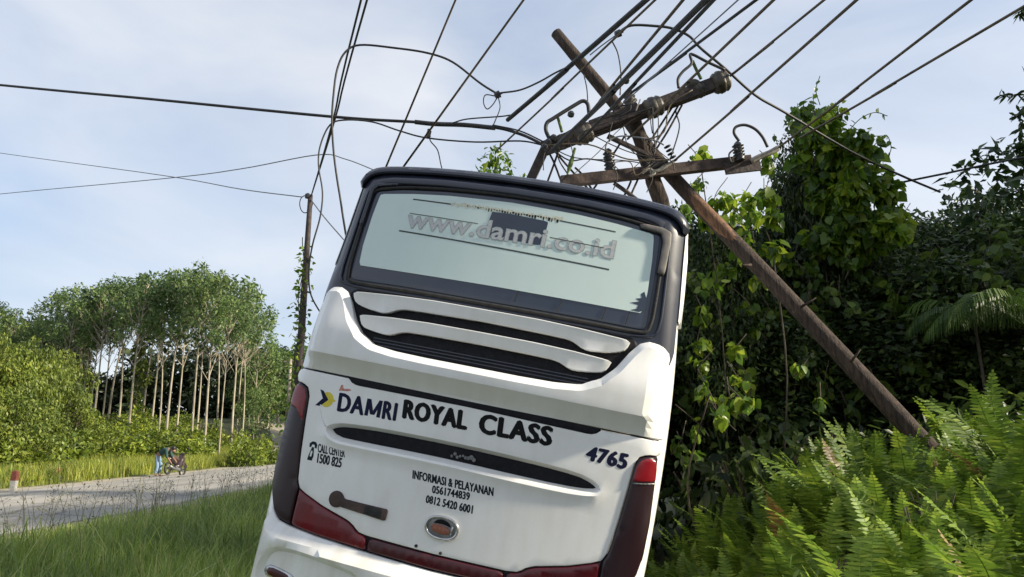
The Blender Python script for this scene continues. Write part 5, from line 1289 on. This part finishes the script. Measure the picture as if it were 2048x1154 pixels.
for i, (y, x) in enumerate(fs):
    near = i < 90; s = rng.uniform(0.75, 1.15) * (1.0 if y < 7.6 else 1.15)
    u = (x - B_T.x) * math.cos(B_YAW) - (y - B_T.y) * math.sin(B_YAW)
    s *= np.interp(u, [1.4, 2.6, 4], [0.6, 0.85, 1.0])
    loc = (x, y, gz(x, y) - 0.03); rz = rng.uniform(0, 6.28)
    lab = "green sword fern in the thick fern bank right of the coach"
    if near:
        e = empty("sword_fern", loc, (0, 0, rz)); e.scale = (s, s, s)
        for a in frond_layout(rng, 10):
            o = link("frond", ffb[a[5]] if rng.uniform() < 0.03 else ff[a[5]], M['fern'], e); o.matrix_local = fmat(a)
    else:
        e = link("sword_fern", fern_plant_meshes[i % 4], M['fern']); e.location = loc; e.rotation_euler = (0, 0, rz); e.scale = (s, s, s * rng.uniform(0.9, 1.15))
    tag(e, lab, "fern", "sword ferns on the right bank")
# a few taller ferns standing proud at the right
for i, (px, py, dd, L, lab) in enumerate([(1985, 735, 7.6, 1.25, "tall upright fern standing proud at the right, tallest"), (2035, 800, 6.9, 1.15, "tall fern at the right edge below the tallest one"), (1975, 930, 6.2, 1.2, "large bright fern low at the right edge")]):
    c = ray(px, py, dd); e = empty("tall_fern", (c[0], c[1], c[2] - L * 0.92)); 
    for k, (az, up, s) in enumerate([(4.6, 0.0, 1.0), (3.6, 0.22, 0.85), (5.6, 0.25, 0.85), (1.2, 0.3, 0.8), (2.6, 0.4, 0.7), (0.2, 0.45, 0.7)]):
        o = link("frond", ff[(k + i) % 5], M['fern'], e); o.matrix_local = Matrix.Rotation(az, 4, 'Z') @ Matrix.Rotation(up - 0.12, 4, 'Y') @ Matrix.Diagonal((s * L, s * L, s * L, 1))
    mb = MB(); mb.tube([(0, 0, gz(c[0], c[1]) - e.location.z - 0.1), (0, 0, 0.03)], [0.02, 0.012], 6); mb.build("stem", M['barkdark'], e)
    tag(e, lab, "fern")
# broad-leaved undergrowth filling under the ferns and at the foot of the trees
under = [(stems_mesh(850 + i, 0.7, 0.8, 5), shrub_mesh(850 + i, 0.75, 0.9, 420, 0.13, 'oval', 0.5)) for i in range(3)]
wd = [(stems_mesh(870 + i, 0.7, 0.9, 5), shrub_mesh(870 + i, 0.7, 0.95, 130, 0.16, 'oval', 0.6)) for i in range(2)]
rng = np.random.default_rng(43); us = []
for x0 in np.arange(2.2, 13, 0.85):
    for y0 in (10.6, 11.6, 12.6):
        x = x0 + rng.uniform(-0.3, 0.3); y = y0 + rng.uniform(-0.3, 0.3)
        u = (x - B_T.x) * math.cos(B_YAW) - (y - B_T.y) * math.sin(B_YAW)
        if u > 2.0 and x / y < 0.85: us.append((x, y))
for k in range(26):
    x = rng.uniform(2.0, 6.6); y = rng.uniform(5.0, 9.8)
    if (x - B_T.x) * math.cos(B_YAW) - (y - B_T.y) * math.sin(B_YAW) < 2.0 or x / y > 0.78: continue
    e = empty("broadleaf_weed", (x, y, gz(x, y)), (0, 0, rng.uniform(0, 6))); s = rng.uniform(0.35, 0.6); e.scale = (s, s, s * 1.6)
    st, fo = wd[k % 2]; link("stems", st, M['barkdark'], e); link("foliage", fo, M['leafvine'], e); tag(e, "leafy weed growing up between the sword ferns", "weed", "weeds among the ferns")
for i, (x, y) in enumerate(us):
    e = empty("undergrowth_shrub", (x, y, gz(x, y)), (0, 0, rng.uniform(0, 6))); s = rng.uniform(0.9, 1.5); e.scale = (s, s, s * 1.2)
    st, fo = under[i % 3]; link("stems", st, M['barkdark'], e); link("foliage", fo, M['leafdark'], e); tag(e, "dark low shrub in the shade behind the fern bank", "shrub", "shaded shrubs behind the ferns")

# ------------------------------------------------------------------ grass
def grass(name, label, pts, hgt, wid, mat, seed, bend=0.45, cat="grass"):
    rng = np.random.default_rng(seed); n = len(pts); x, y = pts[:, 0], pts[:, 1]; z = ground(x, y)
    h = hgt * rng.uniform(0.45, 1.25, n) * (0.5 + 0.5 * smooth(3.8, 6.5, road_dist(x, y)) if x.mean() > -10 else 1.0); w = wid * rng.uniform(0.6, 1.3, n); az = rng.uniform(0, 6.28, n)
    d = np.stack([np.cos(az), np.sin(az)], 1); b = bend * h * rng.uniform(0.1, 1.3, n)
    sd = np.stack([-np.sin(az + rng.uniform(-0.8, 0.8, n)), np.cos(az)], 1)
    V = np.zeros((n, 7, 3)); base = np.stack([x, y, z - 0.03], 1)
    for k, (t, ww) in enumerate(((0, 1.0), (0.4, 0.85), (0.75, 0.55))):
        for j, s in enumerate((-1, 1)):
            V[:, 2 * k + j, :2] = base[:, :2] + d * (b * t ** 2)[:, None] + sd * (s * w * ww / 2)[:, None]; V[:, 2 * k + j, 2] = base[:, 2] + h * (t - 0.12 * t * t)
    V[:, 6, :2] = base[:, :2] + d * b[:, None]; V[:, 6, 2] = base[:, 2] + h * 0.86
    T = np.array([[0, 1, 3], [0, 3, 2], [2, 3, 5], [2, 5, 4], [4, 5, 6]]); F = (T[None] + (np.arange(n) * 7)[:, None, None]).reshape(-1, 3)
    return tag(link(name, mesh_np(name, V.reshape(-1, 3), F), mat), label, cat, kind="stuff")
def scatter(rng, n, x0, x1, y0, y1, keep):
    x = rng.uniform(x0, x1, n); y = rng.uniform(y0, y1, n)
    k = keep(x, y); return np.stack([x[k], y[k]], 1)
def clumpy(x, y, s=1.0): return (0.5 + 0.5 * np.sin(1.9 * s * x + 1.3 * np.sin(1.1 * s * y)) * np.cos(1.6 * s * y + np.sin(1.7 * s * x)))
rng = np.random.default_rng(50)
def uu(x, y): return (x - B_T.x) * math.cos(B_YAW) - (y - B_T.y) * math.sin(B_YAW)
busy = lambda x, y: (np.abs(uu(x, y)) < 1.15) & (y > 4.9) & (y < 16.6)
near_keep = lambda x, y: (road_dist(x, y) > 3.75) & (x < 1.3) & (~busy(x, y)) & (rng.uniform(0, 1, len(x)) < 0.45 + 0.55 * clumpy(x, y)) & (x / y > -0.8)
P1 = scatter(rng, 70000, -9.5, 1.0, 3.6, 14, near_keep)
P2 = scatter(rng, 60000, -9.5, 1.0, 13, 46, lambda x, y: near_keep(x, y) & (x / y < 0.05))
grass("grass", "tall shaded grass on the near verge left of the coach", np.vstack([P1, P2]), 0.46, 0.011, M['grassnear'], 51)
P3 = scatter(rng, 26000, -9.3, 0.0, 4.5, 30, lambda x, y: near_keep(x, y) & (clumpy(x, y, 0.7) > 0.55))
grass("grass", "coarse broad-bladed grass tufts on the near verge", P3, 0.68, 0.020, M['grassnear'], 52, 0.7)
far_keep = lambda x, y: (road_dist(x, y) > 5.0) & (x < -12) & (x / y > -0.80) & (x / y < -0.28)
P4 = scatter(rng, 190000, -36, -15, 16, 66, lambda x, y: far_keep(x, y) & (rng.uniform(0, 1, len(x)) < np.clip(1.25 - (road_dist(x, y) - 4.6) / 14, 0.12, 1)))
grass("grass", "sunlit yellow-green grass on the far verge", P4, 0.80, 0.028, M['grassfar'], 53, 0.4)
P5 = scatter(rng, 12000, -18.6, -16.6, 8, 64, lambda x, y: (road_dist(x, y) > 4.7) & (road_dist(x, y) < 5.7))
grass("grass", "short dry grass edging the far gravel shoulder", P5, 0.22, 0.02, M['grassfar'], 54, 0.5)
# thin weeds with seed heads that stand against the road
def weeds():
    rng = np.random.default_rng(60); mb = MB(); Cs = []; Ds = []
    for k in range(240):
        y = rng.uniform(10, 26); x = rng.uniform(-9.2, -6.0)
        if x / y < -0.75 or road_dist(np.array([x]), np.array([y]))[0] < 3.8 or busy(np.array([x]), np.array([y]))[0]: continue
        h = rng.uniform(0.5, 1.05); z = gz(x, y); az = rng.uniform(0, 6.28); b = rng.uniform(0.05, 0.3) * h
        P = [np.array([x + math.cos(az) * b * t * t, y + math.sin(az) * b * t * t, z + h * t]) for t in np.linspace(0, 1, 5)]
        mb.tube(P, [0.005, 0.0045, 0.004, 0.003, 0.002], 3, False)
        for q in range(int(rng.integers(2, 6))):
            t = rng.uniform(0.5, 1); i = min(3, int(t * 4)); c = P[i] + (P[i + 1] - P[i]) * (t * 4 - i); dv = np.array([rng.normal(), rng.normal(), 0.8]); dv /= np.linalg.norm(dv); l = rng.uniform(0.06, 0.2)
            mb.tube([c, c + dv * l], [0.003, 0.0015], 3, False); Cs.append(c + dv * l); Ds.append(dv)
        Cs.append(P[-1]); Ds.append(np.array([0, 0, 1.0]))
    Cs = np.array(Cs); Ds = np.array(Ds); n = len(Cs); V, F = leaves(Cs, Ds, rng.normal(size=(n, 3)), rng.uniform(0.03, 0.07, n), rng.uniform(0.015, 0.03, n))
    mb.add(V, [tuple(f) for f in F])
    return tag(mb.build("weeds", M['weed']), "thin dry weed stalks standing up before the road", "weeds", kind="stuff")
weeds()

# ================================================================== SMALL THINGS ACROSS THE ROAD
M['postwhite'] = mat_noise("post_white", (0.40, 0.37, 0.30), (0.62, 0.59, 0.52), 12, 0.8)
M['postred'] = mat_noise("post_red", (0.16, 0.04, 0.025), (0.27, 0.085, 0.055), 12, 0.8)
M['jeans'] = mat_noise("denim", (0.13, 0.22, 0.34), (0.24, 0.34, 0.46), 9, 0.9)
M['shirt'] = mat_noise("dark_shirt", (0.015, 0.05, 0.055), (0.035, 0.085, 0.085), 9, 0.9)
M['skin'] = mat_noise("skin", (0.22, 0.12, 0.075), (0.28, 0.16, 0.10), 9, 0.6)
M['hair'] = mat_noise("hair", (0.008, 0.007, 0.006), (0.02, 0.017, 0.014), 30, 0.5)
M['bikebody'] = mat_noise("bike_plastic", (0.02, 0.012, 0.014), (0.05, 0.025, 0.025), 9, 0.3)
M['bikeseat'] = mat_noise("bike_seat", (0.05, 0.03, 0.025), (0.09, 0.055, 0.045), 20, 0.6)
def marker(px, y, H, tilt, lab, cap_rows=0.42):
    x = ray(px, 980, y)[0] - 0.15; e = empty("marker_post", (x, y, gz(x, y)), (0, tilt, 0.1)); tag(e, lab, "post")
    w = 0.085
    def prism(z0, z1, w0, w1, bev=0.012, top=False):
        P = []; sq = lambda w: [(-w + bev, -w), (w - bev, -w), (w, -w + bev), (w, w - bev), (w - bev, w), (-w + bev, w), (-w, w - bev), (-w, -w + bev)]
        lv = [(z0, w0), (z1, w1)] + ([(z1 + 0.03, w1 - 0.02), (z1 + 0.045, w1 - 0.05)] if top else [])
        V = [(a, b, z) for z, ww in lv for a, b in sq(ww)]; n = len(lv)
        F = [(i * 8 + k, i * 8 + (k + 1) % 8, i * 8 + 8 + (k + 1) % 8, i * 8 + 8 + k) for i in range(n - 1) for k in range(8)] + [tuple(range(8))[::-1], tuple((n - 1) * 8 + k for k in range(8))]
        mb = MB(); mb.add(np.array(V), F); return mb
    prism(-0.3, H * (1 - cap_rows), w * 1.05, w).build("post_body", M['postwhite'], e)
    prism(H * (1 - cap_rows), H - 0.045, w + 0.003, w * 0.98, top=True).build("red_cap", M['postred'], e)
marker(35, 24.5, 0.74, 0.02, "white roadside marker post with red cap at the far left")
marker(121, 30.0, 0.55, -0.06, "faded red-capped marker post half hidden in far grass", 0.5)

# person bending beside a motorbike on the far shoulder
def skin_mesh(name, verts, edges, radii, root=0, sub=1):
    me = bpy.data.meshes.new(name); me.from_pydata(verts, edges, []); ob = bpy.data.objects.new(name, me); COL.objects.link(ob)
    md = ob.modifiers.new("skin", 'SKIN'); md.use_smooth_shade = True
    for i, r in enumerate(radii): me.skin_vertices[0].data[i].radius = (r, r) if np.isscalar(r) else r
    me.skin_vertices[0].data[root].use_root = True
    sb = ob.modifiers.new("sub", 'SUBSURF'); sb.levels = sub; sb.render_levels = sub
    dg = bpy.context.evaluated_depsgraph_get(); out = bpy.data.meshes.new_from_object(ob.evaluated_get(dg)); bpy.data.objects.remove(ob); bpy.data.meshes.remove(me); out.name = name
    return out
px, py = 313, 952
y = 34.2; x = ray(px, py, y)[0]
per = empty("person", (x, y, float(ground0(x, y)) + 0.02), (0, 0, 0.0)); tag(per, "person in dark shirt and blue jeans bending over beside the motorbike", "person")
# local: +x towards the bike (right in view); bent forward at the hips
V = [(0, 0, 0.86), (0.05, 0, 1.00), (0.22, 0, 1.13), (0.40, 0, 1.20), (0.50, 0, 1.22), (0.57, 0, 1.20), (0.68, 0, 1.13), (0.74, 0, 1.06),     # 0-7 pelvis..head
     (-0.01, -0.10, 0.82), (0.06, -0.12, 0.46), (-0.02, -0.13, 0.09), (0.13, -0.14, 0.03),                                   # 8-11 near leg
     (-0.01, 0.10, 0.82), (0.10, 0.12, 0.46), (0.02, 0.13, 0.09), (0.17, 0.14, 0.03),                                         # 12-15 far leg
     (0.42, -0.17, 1.16), (0.46, -0.21, 0.90), (0.60, -0.18, 0.70), (0.66, -0.17, 0.62),                                       # 16-19 near arm
     (0.42, 0.17, 1.16), (0.50, 0.21, 0.90), (0.66, 0.18, 0.74), (0.73, 0.17, 0.67)]                                           # 20-23 far arm
Eg = [(0, 1), (1, 2), (2, 3), (3, 4), (4, 5), (5, 6), (6, 7), (0, 8), (8, 9), (9, 10), (10, 11), (0, 12), (12, 13), (13, 14), (14, 15), (3, 16), (16, 17), (17, 18), (18, 19), (3, 20), (20, 21), (21, 22), (22, 23)]
Rr = [0.13, 0.125, 0.13, 0.12, 0.06, 0.058, 0.095, 0.075, 0.095, 0.065, 0.042, 0.035, 0.095, 0.065, 0.042, 0.035, 0.055, 0.045, 0.033, 0.036, 0.055, 0.045, 0.033, 0.036]
for s0, hp in ((19, V[19]), (23, V[23])):               # five fingers on each hand
    for k in range(5):
        dy = (-0.03 + 0.015 * k); i = len(V)
        V.append((hp[0] + 0.03 + 0.01 * (k == 2), hp[1] + dy, hp[2] - 0.045)); V.append((hp[0] + 0.045, hp[1] + dy * 1.1, hp[2] - 0.085 + 0.02 * abs(k - 2)))
        Eg += [(s0, i), (i, i + 1)]; Rr += [0.010, 0.008]
link("body", skin_mesh("person_body", V, Eg, Rr), M['skin'], per)
link("jeans", skin_mesh("jeans", [V[0], (0.04, 0, 0.99), V[8], V[9], (-0.015, -0.13, 0.11), V[12], V[13], (0.025, 0.13, 0.11)], [(0, 1), (0, 2), (2, 3), (3, 4), (0, 5), (5, 6), (6, 7)], [0.145, 0.135, 0.112, 0.085, 0.068, 0.112, 0.085, 0.068]), M['jeans'], per)
link("shirt", skin_mesh("shirt", [(0.0, 0, 0.93), V[2], V[3], (0.46, 0, 1.215), V[16], V[17], (0.53, -0.195, 0.80), V[20], V[21], (0.58, 0.195, 0.82)], [(0, 1), (1, 2), (2, 3), (2, 4), (4, 5), (5, 6), (2, 7), (7, 8), (8, 9)], [0.152, 0.16, 0.148, 0.075, 0.078, 0.062, 0.052, 0.078, 0.062, 0.052]), M['shirt'], per)
mb = MB(); mb.lathe((0.60, 0, 1.22), (0.55, 0, 0.15), [(-0.02, 0.04), (0.0, 0.085), (0.06, 0.108), (0.12, 0.10), (0.15, 0.06), (0.16, 0.01)], 14); mb.build("hair", M['hair'], per, True)

x = ray(349, 948, 34.9)[0]; y = 34.9
bike = empty("motorbike", (x, y, float(ground0(x, y)) + 0.02), (0, math.radians(6), math.radians(84))); tag(bike, "dark motorbike parked on the far shoulder beside the bending person", "motorbike")
for xx in (-0.62, 0.62):
    w = MB(); t = np.linspace(0, 2 * math.pi, 25); w.tube([(xx + 0.25 * math.cos(q), 0, 0.29 + 0.25 * math.sin(q)) for q in t], 0.042, 8, False); wheel = w.build("wheel", M['rubber'], bike, True)
    r = MB(); r.lathe((xx, -0.04, 0.29), (0, 1, 0), [(0, 0.03), (0, 0.06), (0.08, 0.06), (0.08, 0.03)], 12)
    for q in np.linspace(0, 2 * math.pi, 10, endpoint=False): r.tube([(xx, 0, 0.29), (xx + 0.23 * math.cos(q), 0, 0.29 + 0.23 * math.sin(q))], 0.008, 4)
    r.build("rim", M['steel'], wheel)
def part(name, fn, mat, sm=True): mb = MB(); fn(mb); mb.build(name, mat, bike, sm)
part("leg_shield", lambda m: m.tube([(0.42, 0, 0.95), (0.38, 0, 0.70), (0.20, 0, 0.42), (-0.05, 0, 0.40)], [0.10, 0.17, 0.13, 0.10], 12), M['bikebody'])
part("tail", lambda m: m.tube([(-0.10, 0, 0.60), (-0.40, 0, 0.66), (-0.75, 0, 0.74)], [0.13, 0.13, 0.05], 12), M['bikebody'])
part("seat", lambda m: m.tube([(0.10, 0, 0.74), (-0.15, 0, 0.77), (-0.45, 0, 0.80), (-0.62, 0, 0.82)], [0.09, 0.12, 0.12, 0.08], 12), M['bikeseat'])
part("fork", lambda m: [m.tube([(0.40, s * 0.07, 0.85), (0.62, s * 0.07, 0.29)], 0.022, 8) for s in (-1, 1)], M['steel'])
part("handlebar", lambda m: m.tube([(0.28, -0.34, 1.02), (0.38, -0.16, 1.02), (0.40, 0, 0.98), (0.38, 0.16, 1.02), (0.28, 0.34, 1.02)], 0.018, 8), M['rubber'])
part("headlamp", lambda m: m.lathe((0.40, 0, 0.98), (1, 0, -0.1), [(-0.05, 0.05), (0.0, 0.11), (0.08, 0.09), (0.10, 0.02)], 14), M['bikebody'])
part("front_mudguard", lambda m: m.tube([(0.62 + 0.32 * math.cos(q), 0, 0.29 + 0.32 * math.sin(q)) for q in np.linspace(0.4, 2.6, 9)], 0.05, 8), M['bikebody'])
part("engine", lambda m: m.box((0.05, 0, 0.34), (0.42, 0.20, 0.20)), M['steel'], False)
part("exhaust", lambda m: m.tube([(0.1, -0.14, 0.26), (-0.3, -0.16, 0.28), (-0.78, -0.17, 0.38)], [0.02, 0.04, 0.05], 10), M['steel'])
for s in (-1, 1):
    part("mirror", lambda m: (m.tube([(0.33, s * 0.2, 1.02), (0.34, s * 0.3, 1.22)], 0.008, 5), m.lathe((0.33, s * 0.3, 1.24), (-1, 0, 0), [(0, 0.02), (0, 0.05), (0.02, 0.05), (0.02, 0.01)], 10)), M['rubber'])
